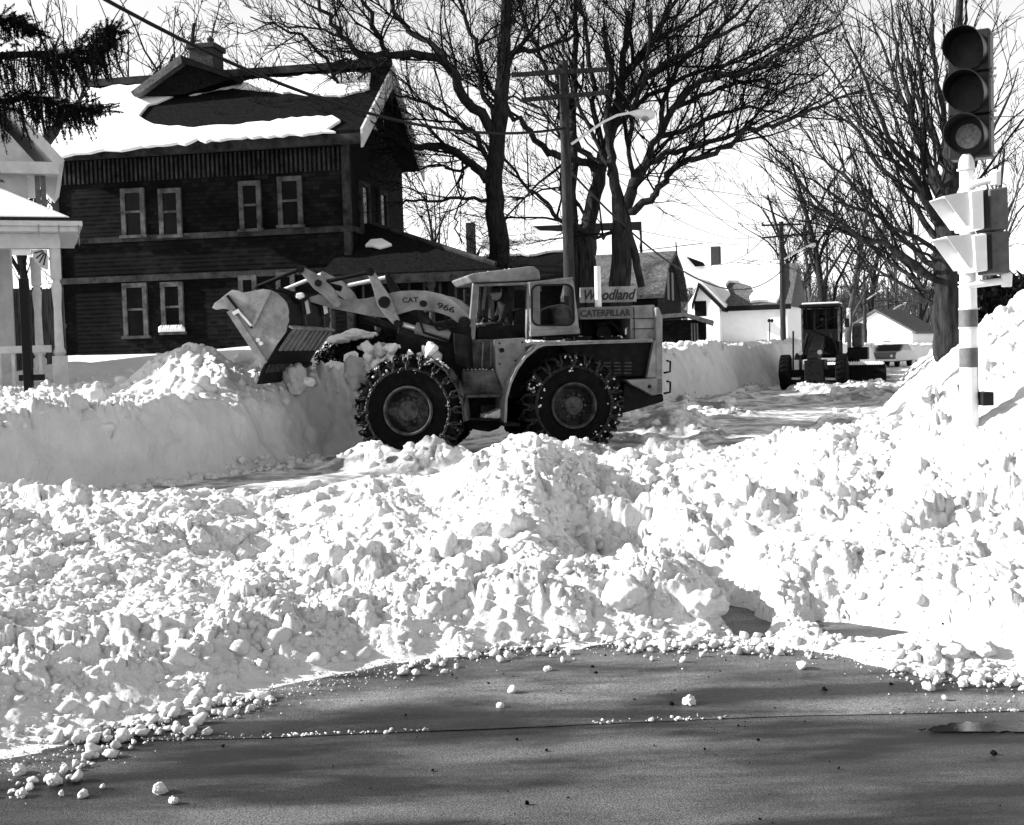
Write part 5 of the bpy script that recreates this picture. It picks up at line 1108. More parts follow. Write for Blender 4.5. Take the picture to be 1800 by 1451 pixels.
# shell: back sheet following the outline from lip over the back to the cutting edge
sh_ = [FF.px(x, y, B0) for x, y in [(373, 542), (377, 533), (397, 517.5), (408, 510), (429, 514), (462, 508.5), (487, 516), (503, 532), (508, 556), (504, 584), (487, 606), (470, 634), (457, 668)]]
inn = []
for i, (a, b) in enumerate(sh_):
    p0 = np.array(sh_[max(i - 1, 0)]); p1 = np.array(sh_[min(i + 1, len(sh_) - 1)]); d = p1 - p0; d /= np.linalg.norm(d); inn.append((a - d[1] * .035, b + d[0] * .035))
mb = MB(); N_ = len(sh_)
for i in range(N_ - 1): mb.prism([FF.w(*(sh_[i][0], B0 + .005, sh_[i][1])), FF.w(sh_[i + 1][0], B0 + .005, sh_[i + 1][1]), FF.w(inn[i + 1][0], B0 + .005, inn[i + 1][1]), FF.w(inn[i][0], B0 + .005, inn[i][1])], [FF.w(sh_[i][0], B1 - .005, sh_[i][1]), FF.w(sh_[i + 1][0], B1 - .005, sh_[i + 1][1]), FF.w(inn[i + 1][0], B1 - .005, inn[i + 1][1]), FF.w(inn[i][0], B1 - .005, inn[i][1])])
bsub(mb, 'bucket_shell', 'machdark')
# stiffening ribs on the end plate
def bar(p0, p1, w_, v0, v1, name, m='bucket', par=bk):
    a = np.array(FF.px(*p0, B0)); b = np.array(FF.px(*p1, B0)); d = b - a; d /= np.linalg.norm(d); n = np.array([-d[1], d[0]]) * w_
    return MB().uzprism(FF, [tuple(a + n), tuple(b + n), tuple(b - n), tuple(a - n)], v0, v1).build(name, m, par)
bar((474, 512), (444, 575), .028, B0 - .035, B0 - .001, 'rib'); bar((400, 520), (444, 577), .02, B0 - .03, B0 - .001, 'rib', 'machdark'); bar((421, 548), (443, 573), .02, B0 - .045, B0 - .031, 'rib', 'alu')
bar((404, 546), (466, 640), .055, B0 - .025, B0 - .001, 'side_cutter'); bar((411, 552), (422, 546), .03, B0 - .05, B0 - .026, 'cutter_bolt', 'alu')
for p in ((455, 598), (460, 604)): u_, z_ = FF.px(*p, B0); bsub(MB().lathe(FF.w(u_, B0 - .06, z_), FF.n, [(0, .035), (.05, .035)], 8), 'cutter_bolt', 'alu')
# wear plate with bright worn cleats and bolt row
def onback(px_t, py_t): return FF.px(px_t, py_t, B0)
up_, dn_ = np.array(onback(509, 572)), np.array(onback(484, 616)); tp_, bt_ = np.array(onback(482, 618)), np.array(onback(459, 658))
nb_ = np.array([-(dn_ - up_)[1], (dn_ - up_)[0]]); nb_ /= np.linalg.norm(nb_); nb_ = nb_ if nb_[0] < 0 else -nb_      # outward, to the rear
bsub(MB().uzprism(FF, [tuple(up_ + nb_ * .08), tuple(up_ + nb_ * .0), tuple(up_ * .93 + dn_ * .07), tuple(up_ * .93 + dn_ * .07 + nb_ * .08)], B0 - .02, B1), 'wear_bar', 'bucket')
for k in range(9):
    v = B0 + .12 + k * .30; sk = .10
    A = [FF.w(*(lambda q, vv: (q[0], vv, q[1]))(up_ * (1 - t) + dn_ * t + nb_ * .012, v + o_v)) for t, o_v in ((.12, .10), (.12, .24), (.98, .12), (.98, -.02))]
    off = FF.h * nb_[0] * .03 + np.array([0, 0, nb_[1] * .03]); bsub(MB().prism(A, [a + off for a in A]), 'wear_strip', 'bucket')
for k in range(17):
    v = B0 + .06 + k * .165; c_ = tp_ * .12 + bt_ * .88 + nb_ * .02; c2 = tp_ * .45 + bt_ * .55 + nb_ * .02
    bsub(MB().tube([FF.w(c_[0], v, c_[1]), FF.w(c2[0], v + .03, c2[1])], [.045, .02], 5), 'edge_lug', 'rim')
ce = [np.array(onback(*p)) for p in ((462, 648), (470, 640), (456, 676), (452, 676))]
bsub(MB().uzprism(FF, [tuple(p) for p in ce], B0 - .03, B1 + .03), 'cutting_edge', 'machdark')
# brackets between bucket and arms
for v in (.35, 1.6):
    bsub(MB().uzprism(FF, [FF.px(x, y, .35) for x, y in ((448, 508), (452, 499), (460, 500), (478, 508), (530, 514), (536, 524), (528, 532), (510, 540), (500, 535))], v, v + .12), 'hinge_bracket', 'machdark')
    bsub(MB().uzprism(FF, [FF.px(x, y, .35) for x, y in ((505, 528), (525, 518), (537, 528), (541, 549), (530, 553), (532, 578), (510, 574))], v + .2, v + .3), 'back_rib', 'rim')
for x0 in (535, 566):
    P_(FF, [(x0, 528), (x0 + 5, 528), (x0 + 9, 550), (x0 + 4, 553)], .5, .58, 'arm_stop', 'alu', .004)
P_(FF, [(520, 516), (531, 514), (534, 522), (526, 527), (519, 524)], .2, .3, 'snow_cap', 'snow', .02)
sn = []
for k in range(26): a, z_ = FF.px(g.uniform(380, 456), g.uniform(540, 560), .4); sn.append((a, z_))
# ---- driver
def skinned(name, verts, edges, rad, m, parent, sub=1):
    me = bpy.data.meshes.new(name); off = np.array(root_loc(parent)); me.from_pydata([tuple(np.array(v) - off) for v in verts], edges, []); me.materials.append(MT[m])
    o = bpy.data.objects.new(name, me); COL.objects.link(o); o.parent = parent
    md = o.modifiers.new('skin', 'SKIN'); lay = me.skin_vertices[0] if len(me.skin_vertices) else None
    if lay is None:
        bpy.context.view_layer.objects.active = o; bpy.ops.mesh.customdata_skin_add(); lay = me.skin_vertices[0]
    for i, r in enumerate(rad): lay.data[i].radius = (r, r); lay.data[i].use_root = (i == 0)
    md.use_smooth_shade = True; s = o.modifiers.new('sub', 'SUBSURF'); s.levels = s.render_levels = sub; return o
def seated(fr, v, hip, label, lean=.25, arms=None, head=None, scale=1.0):
    """fr: frame, hip: (u, z)"""
    u0, z0 = hip; W = lambda u, dv, z: fr.w(u0 + u * scale, v + dv * scale, z0 + z * scale)
    t = thing('person', W(0, 0, 0), label, 'person')
    ch_ = (lean, .50); J = [W(0, 0, 0), W(lean * .5, 0, .25), W(lean, 0, .46), W(lean * 1.12, 0, .56), W(lean * 1.25, 0, .63)]
    E = [(0, 1), (1, 2), (2, 3), (3, 4)]; Rr = [.15, .15, .155, .075, .055]
    for s in (-1, 1):
        b = len(J); J += [W(lean * 1.0, s * .19, .47), W(lean + .10, s * .25, .22), W(lean + .36, s * .17, .20)]
        E += [(2, b), (b, b + 1), (b + 1, b + 2)]; Rr += [.075, .055, .042]
        b = len(J); J += [W(.12, s * .10, -.02), W(.46, s * .13, .02), W(.52, s * .13, -.38), W(.64, s * .13, -.42)]
        E += [(0, b), (b, b + 1), (b + 1, b + 2), (b + 2, b + 3)]; Rr += [.105, .075, .055, .045]
    skinned('body', J, E, Rr, 'cloth', t)
    hc = W(lean * 1.3 + .02, 0, .74); mb = MB(); f = fr.h; up = np.array([0, 0, 1.]); sd = fr.n
    V_, F_ = ico(3); P = []
    for q_ in V_:
        a, b, c = q_; x_ = .098 * a; y_ = .075 * b; z_ = .118 * c
        if a > .6 and abs(b) < .25 and -.25 < c < .15: x_ += .028 * (1 - abs(b) / .25) * (1 - abs(c + .05) / .25)        # nose
        if c < -.3: y_ *= .85; x_ *= .93
        if a > .55 and .05 < c < .3 and .2 < abs(b) < .5: x_ -= .010                                           # eye sockets
        if a > .6 and abs(b) < .35 and -.5 < c < -.42: x_ -= .006                                            # mouth
        P.append(hc + (f * x_ + sd * y_ + up * z_) * scale)
    mb.add(P, [tuple(f_) for f_ in F_]); hd = mb.build('head', 'skin', t, smooth=True); LOC[hd.name] = LOC[t.name]
    for s in (-1, 1): MB().lathe(hc + (sd * s * .074) * scale, sd * s, [(0, .022 * scale), (.012 * scale, .03 * scale), (.016 * scale, .012 * scale)], 10).build('ear', 'skin', hd, smooth=True)
    MB().lathe(hc + up * .03 * scale - f * .005, up, [(-.01, .103 * scale), (.05, .107 * scale), (.085, .09 * scale), (.11, .04 * scale), (.112, 0)], 18).uzprism(fr, [(np.dot(hc - fr.o, fr.h) + .07, hc[2] + .03), (np.dot(hc - fr.o, fr.h) + .19, hc[2] + .02), (np.dot(hc - fr.o, fr.h) + .19, hc[2] + .035), (np.dot(hc - fr.o, fr.h) + .07, hc[2] + .05)], v - .06, v + .06).build('cap', 'black', t, smooth='auto')
    for s in (-1, 1):
        w_ = W(lean + .36, s * .17, .20); mb = MB().tube([w_ - f * .02, w_ + f * .04, w_ + f * .09], [.03, .042, .036], 8)
        for k in range(4):
            b = w_ + f * .08 + sd * (k - 1.5) * .019; L = (.8, 1, .95, .75)[k]; mb.tube([b, b + f * .03 * L + up * .012, b + f * .045 * L - up * .012, b + f * .03 * L - up * .03], [.010, .0095, .009, .007], 6)
        mb.tube([w_ + f * .03 + sd * s * -.035, w_ + f * .06 - sd * s * .055 - up * .01, w_ + f * .075 - sd * s * .04 - up * .03], [.012, .011, .008], 6)
        mb.build('hand', 'skin', t, smooth=True)
    return t
hu, hzz = RF.px(914, 590, .95)
seated(RF, .95, (hu, hzz), 'driver in dark jacket and cap leaning to the wheel inside the loader cab', .30)
a, z_ = RF.px(852, 560, .95)
mb = MB(); cc = RF.w(a, .95, z_); axd = RF.h * .5 + np.array([0, 0, -.85])
for k in range(20):
    t0, t1 = 2 * math.pi * k / 20, 2 * math.pi * (k + 1) / 20; e1 = RF.n; e2 = np.cross(axd / np.linalg.norm(axd), RF.n)
    mb.tube([cc + (e1 * math.cos(t0) + e2 * math.sin(t0)) * .22, cc + (e1 * math.cos(t1) + e2 * math.sin(t1)) * .22], .016, 6)
mb.tube([cc, cc + axd * .6], .03, 8); mb.tube([cc - RF.n * .21, cc + RF.n * .21], .014, 6); part(mb, 'steering_wheel', 'black')
# snow falling rubble beneath the bucket is part of the windrow; a dark clump sits under the cutting edge
chunk(520, 668, .34, 'grey snow clump dropped right under the bucket edge', 2, Y=21.6, seed=70, m='snowshade')
chunk(543, 672, .14, 'small white lump beside the clump under the bucket edge', 4, Y=20.9, seed=71)

# ================================================================== road grader
go = at(1431, 683, 46); GR = Frame(go[0], go[1], -.33, -.944)
grader = thing('road_grader', (go[0], go[1], 0), 'dark road grader coming up the ploughed street toward the camera', 'road grader')
LOC[grader.name] = (go[0], go[1], 0)
def gp(mb, name, m, bev=.01, sm_=False): o = mb.build(name, m, grader, bev, sm_); LOC[o.name] = LOC[grader.name]; return o
for v in (1.02, -1.02): wheel(GR, 0, v, .66, .42, grader, chains=False, rimm='machdark', k=32, lugs=22, side=1 if v > 0 else -1)
for u_ in (-5.0, -6.5):
    for v in (1.02, -1.02): wheel(GR, u_, v, .66, .42, grader, chains=False, rimm='machdark', k=28, lugs=20, side=1 if v > 0 else -1)
gp(MB().box(GR, -.12, .12, -.9, .9, .5, .75), 'front_axle', 'machdark'); gp(MB().box(GR, -7.0, -4.5, -.75, .75, .45, .95), 'tandem_case', 'machdark')
gp(MB().uzprism(GR, [(.35, .55), (.35, 1.2), (-.2, 1.45), (-2.6, 2.0), (-3.4, 2.0), (-3.4, 1.6), (-2.5, 1.55), (-.2, .95), (-.1, .55)], -.2, .2), 'main_beam', 'machdark')
gp(MB().box(GR, -1.0, .5, -.42, .30, .30, 1.10), 'front_bolster', 'machdark', .03)
gp(MB().box(GR, -4.6, -2.9, -.72, .72, 1.25, 1.75), 'cab_floor', 'machdark')
for u_ in (-2.95, -4.4):
    for v in (-.70, -.22, .22, .70): gp(MB().box(GR, u_ - .035, u_ + .035, v - .035, v + .035, 1.75, 3.12), 'cab_post', 'machdark' if abs(v) < .5 or u_ < -4 else 'yellowdirty', 0)
gp(MB().box(GR, -2.93, -2.91, -.66, .66, 1.75, 2.25), 'front_panel', 'machdark')
gp(MB().box(GR, -4.38, -4.36, -.66, .66, 1.8, 3.1), 'rear_glass', 'glassdark', 0)
for v in (-.69, .69): gp(MB().box(GR, -4.38, -2.98, v - .01, v + .01, 2.2, 3.1), 'side_glass', 'glassdark', 0)
gp(MB().box(GR, -4.6, -2.8, -.80, .80, 3.12, 3.24), 'cab_roof', 'machdark', .03); gp(MB().box(GR, -4.5, -2.9, -.74, .70, 3.245, 3.32), 'roof_snow', 'snow', .04)
gp(MB().box(GR, -7.4, -4.6, -.5, .5, 1.1, 2.1), 'engine_hood', 'machdark', .06)
gp(MB().tube([GR.w(-4.9, -.95, 1.5), GR.w(-4.9, -.95, 3.1)], .07, 10), 'exhaust', 'alu'); gp(MB().uzprism(GR, [(-5.6, 1.5), (-4.4, 1.5), (-4.2, 1.9), (-4.5, 2.35), (-5.2, 2.5), (-5.6, 2.2)], -1.5, -1.1), 'side_tank', 'rim', .08)
gp(MB().box(GR, -5.6, -4.5, -1.7, -.9, 1.0, 1.5), 'platform', 'machdark', .03)
# light plates and lamps on the nose
for v in (.30, .66): gp(MB().box(GR, .02, .1, v - .13, v + .13, .62, 1.12), 'lamp_plate', 'alu', .02)
for v in (-.25, .45): gp(MB().lathe(GR.w(.2, v, 1.38), GR.h, [(-.15, .06), (0, .09), (.01, .08)], 14), 'headlight', 'lens3', 0)
gp(MB().tube([GR.w(.1, .74, .6), GR.w(.05, .72, 2.2)], .035, 8), 'tow_mast', 'machdark'); gp(MB().box(GR, .0, .12, .42, .48, .5, 1.3), 'brace', 'machdark')
gp(MB().tube([GR.w(.1, .8, .42), GR.w(.1, -.8, .38)], .05, 8), 'tie_bar', 'alu'); gp(MB().box(GR, -.4, .4, -.1, .45, .18, .5), 'nose_weight', 'machdark', .05)
# circle and moldboard
bl = [( -.06, .12), (.10, .15), (-.02, .32), (-.06, .5), (-.02, .68), (.12, .85), (.08, .87), (-.08, .68), (-.12, .5), (-.09, .32)]
mb = MB(); BLF = Frame(*GR.w(-2.2, -.55, 0)[:2], GR.h[0] * .9 - .25, GR.h[1] * .9); mb.prism([BLF.w(a, -2.0, b) for a, b in bl], [BLF.w(a, 1.9, b) for a, b in bl]); gp(mb, 'blade', 'machdark', 0)
MBs = MB(); g = np.random.default_rng(8)
for k in range(24): MBs.lathe(BLF.w(.06, -1.9 + k * .1, .84), (0, 0, 1), [(0, .09), (.05 + .06 * g.random(), .07), (.15, .001)], 7)
gp(MBs, 'blade_snow', 'snow', 0, True)
gp(MB().lathe(GR.w(-2.2, 0, .75), (0, 0, 1), [(0, .8), (.12, .8), (.12, .65), (0, .65), (0, .8)], 24), 'turning_circle', 'machdark', 0)
for v in (-.5, .5): gp(MB().tube([GR.w(-.1, v * .3, .7), GR.w(-2.2, v, .72)], .06, 8), 'draw_bar', 'machdark', 0); gp(MB().tube([GR.w(-2.3, v * 1.5, .9), GR.w(-2.6, v * .9, 2.1)], .06, 8), 'lift_ram', 'machdark', 0)
gp(MB().tube([GR.w(-3.0, -.75, 2.5), GR.w(-2.7, -1.0, 2.45)], .02, 6).box(GR, -2.72, -2.68, -1.12, -.95, 2.3, 2.65), 'mirror', 'machdark', 0)
seated(GR, 0.0, (-4.0, 1.95), 'dark clad driver sitting behind the windscreen of the road grader', .2)

# ================================================================== distant car
co = at(1568, 638, 80); CF = Frame(co[0], co[1], -.55, -.83)
car = thing('parked_car', (co[0], co[1], 0), 'small dark car waiting far down the street by the white house', 'car'); LOC[car.name] = (co[0], co[1], 0)
body = [(2.1, .35), (2.15, .75), (1.9, .95), (.9, 1.05), (.3, 1.42), (-.9, 1.45), (-1.7, 1.0), (-2.15, .9), (-2.15, .35)]
bd = MB().uzprism(CF, body, -.85, .85).build('body', 'car', car, .05); LOC[bd.name] = LOC[car.name]
MB().uzprism(CF, [(.93, 1.07), (.35, 1.38), (.38, 1.40), (.98, 1.08)], -.7, .7).build('windscreen', 'glassdark', car)
for s in (-1, 1):
    MB().uzprism(CF, [(.7, 1.06), (.2, 1.36), (-.85, 1.38), (-1.45, 1.04)], s * .853, s * .858).build('side_window', 'glassdark', car)
    MB().lathe(CF.w(2.14, s * .6, .72), CF.h, [(0, .09), (.02, .08)], 12).build('headlight', 'alu', car)
    for u_ in (1.35, -1.35): MB().lathe(CF.w(u_, s * .72, .31), CF.n * s, [(-.1, .31), (.1, .31), (.12, .2), (.1, 0)], 18).build('wheel', 'tyre', car)
MB().box(CF, 2.12, 2.24, -.84, .84, .4, .52).build('bumper', 'alu', car)

# ================================================================== signal pole
SG = Frame(0, 9.95, -1, 0)                # u = -x, v = y - 9.95
pt_ = at(1693, 270, 10); pb = at(1704, 742, 10)
sig = thing('signal_pole', (pb[0], pb[1], 0), 'white signal pole with two dark bands planted in the right snow bank', 'signal pole'); LOC[sig.name] = (pb[0], pb[1], 0)
x0, y0 = pb[0], pb[1]
zz = lambda py: at(1698, py, 10)[2]
shf = MB().lathe((x0, y0, 0), (0, 0, 1), [(0, .075), (zz(646), .072), (zz(505), .068), (zz(500), .062), (zz(350), .056), (zz(285), .054)], 28).build('shaft', 'polewhite', sig, smooth='auto'); LOC[shf.name] = LOC[sig.name]
for a, b in ((578, 545), (646, 612)): MB().lathe((x0, y0, 0), (0, 0, 1), [(zz(a), .0745), (zz(b), .0735)], 28).build('dark_band', 'polegrey', shf, smooth='auto')
MB().lathe((x0, y0, 0), (0, 0, 1), [(zz(300), .062), (zz(288), .062), (zz(277), .048), (zz(272), .03)], 20).build('pole_top', 'alu', sig, smooth='auto')
for py in (300, 498, 505, 545, 578, 612): MB().lathe((x0, y0, 0), (0, 0, 1), [(zz(py), .076), (zz(py) + .012, .076)], 24).build('collar', 'alu', sig)
u_, z_ = SG.px(1731, 701, 0); MB().box(SG, u_ - .045, u_ + .045, -.08, .08, z_ - .055, z_ + .055).build('push_box', 'sigdark', sig, .006)
MB().box(SG, u_ + .05, u_ + .075, 0, .04, z_, zz(646)).build('conduit', 'sigdark', sig)
# three lamp head
so_ = at(1702, 150, 10.16); SH = Frame(so_[0], so_[1], -.5, -.866)
head = thing('traffic_signal', SH.w(-.1, 0, at(1700, 265, 10)[2]), 'three lamp traffic signal head on top of the banded pole', 'traffic light')
zc3 = [at(1673, py, 9.9)[2] for py in (78, 155, 232)]
for i, zc in enumerate(zc3):
    ln = ['lens', 'lens', 'lens3'][i]
    bx = MB().box(SH, -.22, -.03, -.165, .165, zc - .172, zc + .172).build('housing', 'sigdark', head, .015); LOC[bx.name] = LOC[head.name]
    dr = MB().box(SH, -.028, 0, -.16, .16, zc - .165, zc + .165).lathe(SH.w(0, 0, zc), SH.h, [(0, .158), (.02, .158), (.022, .148)], 32).build('door', 'sigdark', head, .008); LOC[dr.name] = LOC[head.name]
    MB().lathe(SH.w(0.012, 0, zc), SH.h, [(0, .146), (.006, .12), (.016, .07), (.02, 0)], 32).build('lens', ln, dr, smooth='auto')
    # visor: open tunnel, cut away below
    mb = MB(); K = 40; r = .152; a0, a1 = R_(-48), R_(228)
    for k in range(K):
        t0, t1 = a0 + (a1 - a0) * k / K, a0 + (a1 - a0) * (k + 1) / K
        def vp(t, rr, u): return SH.w(u, -rr * math.cos(t), zc + rr * math.sin(t))
        lo = lambda t: .09 + .19 * sm(np.array((math.sin(t) + .75) / 1.1)).item() if math.cos(t) > 0 else .28
        A = [vp(t0, r, 0.02), vp(t1, r, 0.02), vp(t1, r, lo(t1)), vp(t0, r, lo(t0))]; B = [vp(t0, r - .006, 0.02), vp(t1, r - .006, 0.02), vp(t1, r - .006, lo(t1)), vp(t0, r - .006, lo(t0))]
        mb.prism(A, B)
    mb.build('visor', 'sigdark', head, smooth='auto')
    for dz in (-.14, .14): MB().lathe(SH.w(-.12, -.166, zc + dz), -SH.n, [(0, .012), (.03, .012), (.035, .005)], 8).build('wing_nut', 'alu', bx)
MB().tube([SH.w(-.1, 0, zc3[2] - .17), (x0, y0, zz(280))], .035, 12).build('mount', 'sigdark', head)
# pedestrian heads at the side
for (yt, yb, hood, side, lab) in ((331, 403, [(1660, 346), (1704, 337), (1707, 398), (1698, 398)], [(1705, 336), (1729, 331), (1731, 403), (1708, 403)], 'upper pale pedestrian signal box with pointed hood beside the pole'), (410, 478, [(1664, 417), (1709, 413), (1711, 472), (1704, 472)], [(1710, 413), (1735, 410), (1737, 476), (1714, 478)], 'lower pale pedestrian signal box with pointed hood beside the pole')):
    c_ = at(1715, yb, 9.8); t = thing('pedestrian_signal', c_, lab, 'pedestrian signal')
    A = [SG.px(x, y, -.28) for x, y in hood]
    for v_ in (-.28, .06): MB().uzprism(SG, A, v_, v_ + .006).build('hood', 'alu', t)
    MB().prism([SG.w(A[0][0], -.28, A[0][1]), SG.w(A[1][0], -.28, A[1][1]), SG.w(A[1][0], .066, A[1][1]), SG.w(A[0][0], .066, A[0][1])], [SG.w(A[0][0], -.28, A[0][1] + .006), SG.w(A[1][0], -.28, A[1][1] + .006), SG.w(A[1][0], .066, A[1][1] + .006), SG.w(A[0][0], .066, A[0][1] + .006)]).build('hood_top', 'alu', t)
    MB().pxprism(SG, side, -.30, .08).build('housing', 'polewhite', t, .012)
    s2 = [(side[1][0] + 2, side[1][1] + 3), (side[1][0] + 8, side[1][1] + 1), (side[2][0] + 8, side[2][1] - 3), (side[2][0] + 2, side[2][1] - 1)]
    MB().pxprism(SG, s2, -.25, -.2).build('hinge_strip', 'sigdark', t)
c_ = at(1750, 480, 9.9); t = thing('signal_box', c_, 'tall grey signal box at the right edge beside the two pale boxes', 'signal box')
MB().pxprism(SG, [(1739, 333), (1772, 328), (1774, 403), (1741, 405)], -.2, .1).build('upper_case', 'polegrey', t, .012); MB().pxprism(SG, [(1741, 408), (1774, 406), (1776, 480), (1743, 481)], -.2, .1).build('lower_case', 'polegrey', t, .012)
ar = thing('bracket_arm', (x0, y0, zz(500)), 'pair of pale pipe brackets holding the signal boxes to the pole', 'bracket')
for (pa, pb_) in (((1700, 327), (1745, 316)), ((1702, 502), (1765, 494))):
    A = SG.px(*pa, 0); B = SG.px(*pb_, 0); MB().tube([SG.w(A[0], .0, A[1]), SG.w(B[0], -.05, B[1])], .028, 14).lathe(SG.w(B[0], -.05, B[1]), (0, 0, 1), [(-.05, .04), (.05, .045), (.07, .02)], 14).build('arm', 'polewhite', ar, smooth='auto')

# ================================================================== utility poles and wires
def upole(px_b, py_t, Y, zb, arms, label, lampx=None, r=.14, ins=5):
    tp = at(px_b, py_t, Y); t = thing('utility_pole', (tp[0], tp[1], zb), label, 'utility pole', 'utility poles along the left kerb'); LOC[t.name] = (tp[0], tp[1], zb)
    MB().lathe((tp[0], tp[1], zb - 1), (0, 0, 1), [(0, r), (tp[2] - zb + 1, r * .72)], 14).build('shaft', 'pole', t, smooth='auto')
    for (a, b) in arms:
        A, B = at(*a, Y), at(*b, Y); d = B - A; d /= np.linalg.norm(d); off = np.array([0, -.12, 0]); A = A + off; B = B + off
        up = np.array([0, 0, 1.]); s = np.array([0, .05, 0]); P = [A - up * .055 - s, B - up * .055 - s, B + up * .055 - s, A + up * .055 - s]; ca = MB().prism(P, [p + 2 * s for p in P]).build('crossarm', 'pole', t); LOC[ca.name] = LOC[t.name]
        for k in range(ins):
            q = A + (B - A) * (.04 + .92 * k / (ins - 1)) + up * .055
            MB().lathe(q, (0, 0, 1), [(0, .015), (.06, .015), (.07, .035), (.11, .045), (.15, .03), (.17, .01)], 8).build('insulator', 'black', ca)
        mid = np.array([tp[0], tp[1] - .14, (A[2] + B[2]) / 2 - .55])
        for e in (.28, .72): MB().tube([A + (B - A) * e - up * .05, mid], .015, 5).build('brace', 'pole', t)
    if lampx:
        pts = [at(x, y, Y - .1) for x, y in lampx[:-1]]
        la_ = MB().tube(pts, .035 if Y < 50 else .06, 8).build('lamp_arm', 'alu', t, smooth='auto'); LOC[la_.name] = LOC[t.name]
        e = pts[-1]; h = at(*lampx[-1], Y - .1); d = h - e; L = np.linalg.norm(d)
        MB().lathe(e, d, [(0, .03), (L * .15, .07), (L * .4, .12), (L * .8, .14), (L * .97, .08), (L, .01)], 14).build('lamp_head', 'alu', t, smooth='auto')
        MB().lathe(e + d * .62 - np.array([0, 0, .07]), (0, 0, -1), [(0, .13), (.06, .12), (.12, .05), (.13, 0)], 14).build('lamp_glass', 'lens3', t, smooth='auto')
    return tp
q1 = upole(990, 108, 33, .6, [((899, 134), (1068, 124)), ((916, 178), (1072, 164))], 'near utility pole in front of the leaning trunks carrying a street light', [(1004, 254), (1030, 236), (1060, 215), (1085, 203), (1106, 199), (1152, 203)], .17)
q2_ = upole(1373, 390, 75, .4, [((1338, 397), (1408, 395)), ((1338, 419), (1411, 412))], 'black crossarm utility pole in front of the white house', [(1378, 456), (1400, 443), (1420, 433), (1434, 430)], .19)
q3_ = upole(1519, 484, 112, .4, [], 'bare topped utility pole beyond the grader cab', [(1523, 527), (1535, 519), (1543, 513), (1552, 511)], .2)
q4_ = upole(1560, 505, 130, .4, [], 'farthest utility pole in front of the small white house', [(1563, 549), (1575, 541), (1585, 535), (1594, 533)], .2)
def wire(a, b, sag, r, label, cat='wire'):
    A, B = at(*a), at(*b); P = [A * (1 - t) + B * t - np.array([0, 0, sag * 4 * t * (1 - t)]) for t in np.linspace(0, 1, 25)]
    tag(MB().tube(P, r, 5).build('overhead_wire', 'black'), label, cat, 'overhead wires')
wire((150, -20, 20), (997, 225, 33), .9, .036, 'thick black cable crossing in front of the chimney toward the near pole')
wire((1001, 300, 33), (1373, 477, 75), 2.0, .032, 'thick black cable sagging from the near pole past the chimney to the crossarm pole')
for (a, b, sg_, lab) in (((912, 130, 33), (1341, 394, 75), 1.2, 'thin wire from the outer left end of the upper crossarm'), ((1062, 122, 33), (1404, 392, 75), 1.6, 'thin wire from the right end of the upper crossarm'), ((925, 174, 33), (1341, 414, 75), 1.4, 'thin wire from the left end of the lower crossarm'), ((1066, 162, 33), (1408, 409, 75), 1.9, 'thin wire from the right end of the lower crossarm')):
    wire(a, b, sg_, .012, lab)
wire((1060, 300, 36), (1700, 350, 60), .6, .010, 'thin level wire over the street above the white house')
wire((1120, 405, 50), (1380, 428, 75), .3, .012, 'thin level wire just above the television aerial')
wire((1390, 200, 24), (1800, 204, 16), .05, .006, 'fine taut wire running to the signal head')
wire((1340, 422, 75), (1266, 466, 78), .3, .02, 'short drop wire from the crossarm to the white house roof')
wire((1404, 395, 75), (1519, 490, 112), 1.0, .016, 'thin wire running on from the crossarm pole to the next pole')
# television aerial
ao = at(1193, 472, 57); an = thing('television_aerial', ao, 'spindly television aerial on the barn roof', 'aerial'); A2 = lambda x, y, Y=57: at(x, y, Y)
mb = MB().tube([A2(1193, 474), A2(1188, 426)], .03, 5); mb.build('mast', 'black', an)
mb = MB().tube([A2(1118, 442), A2(1236, 428)], .018, 4)
for k in range(9): x_ = 1122 + k * 13.5; y_ = 441.5 - k * 1.6; mb.tube([A2(x_, y_, 56.3), A2(x_ + 1, y_ - .4, 57.8)], .012, 4)
mb.build('boom', 'black', an)
# small yard lamp in the white house garden
lo = at(1353, 590, 72); yl = thing('yard_lamp', (lo[0], lo[1], 1.3), 'thin twin headed lamp post against the white house wall', 'lamp post')
MB().tube([at(1353, 600, 72), at(1353, 567, 72)], .035, 6).build('post', 'black', yl)
for dx in (-1, 4): MB().lathe(at(1353 + dx, 567, 72), (0, 0, 1), [(0, .05), (.1, .11), (.2, .05)], 10).build('lamp_head', 'black', yl)

# ================================================================== evergreens
def leafcloud(name, m, parent, centers, radii, n, size, seed, hang=0):
    g = np.random.default_rng(seed); Vs = []
    for c, r, k in zip(centers, radii, n):
        d = g.normal(size=(k, 3)); d /= np.linalg.norm(d, axis=1)[:, None]; d *= (g.uniform(.35, 1.08, k) ** .6)[:, None]; p = np.array(c) + d * np.array(r)
        a = g.normal(size=(k, 3)); a[:, 2] -= hang; a /= np.linalg.norm(a, axis=1)[:, None]; b = np.cross(a, g.normal(size=(k, 3))); b /= np.linalg.norm(b, axis=1)[:, None]
        s = size * g.uniform(.6, 1.4, k)[:, None]; Vs.append(np.stack([p - b * s * .22, p + b * s * .22, p + a * s], 1))
    V = np.concatenate(Vs).reshape(-1, 3); return mesh_np(name, V, np.arange(len(V)).reshape(-1, 3), m, False, parent)
g = np.random.default_rng(61)
s0 = at(655, 640, 27); shr = thing('snowy_shrub', (s0[0], s0[1], 1.3), 'low dark evergreen shrub capped with snow behind the raised bucket arms', 'shrub'); LOC[shr.name] = (s0[0], s0[1], 1.3)
cs = [at(x, y, 27 + g.uniform(-.5, .5)) for x, y in ((590, 632), (615, 615), (645, 608), (668, 618), (690, 606), (715, 600), (735, 612), (640, 632), (705, 625))]
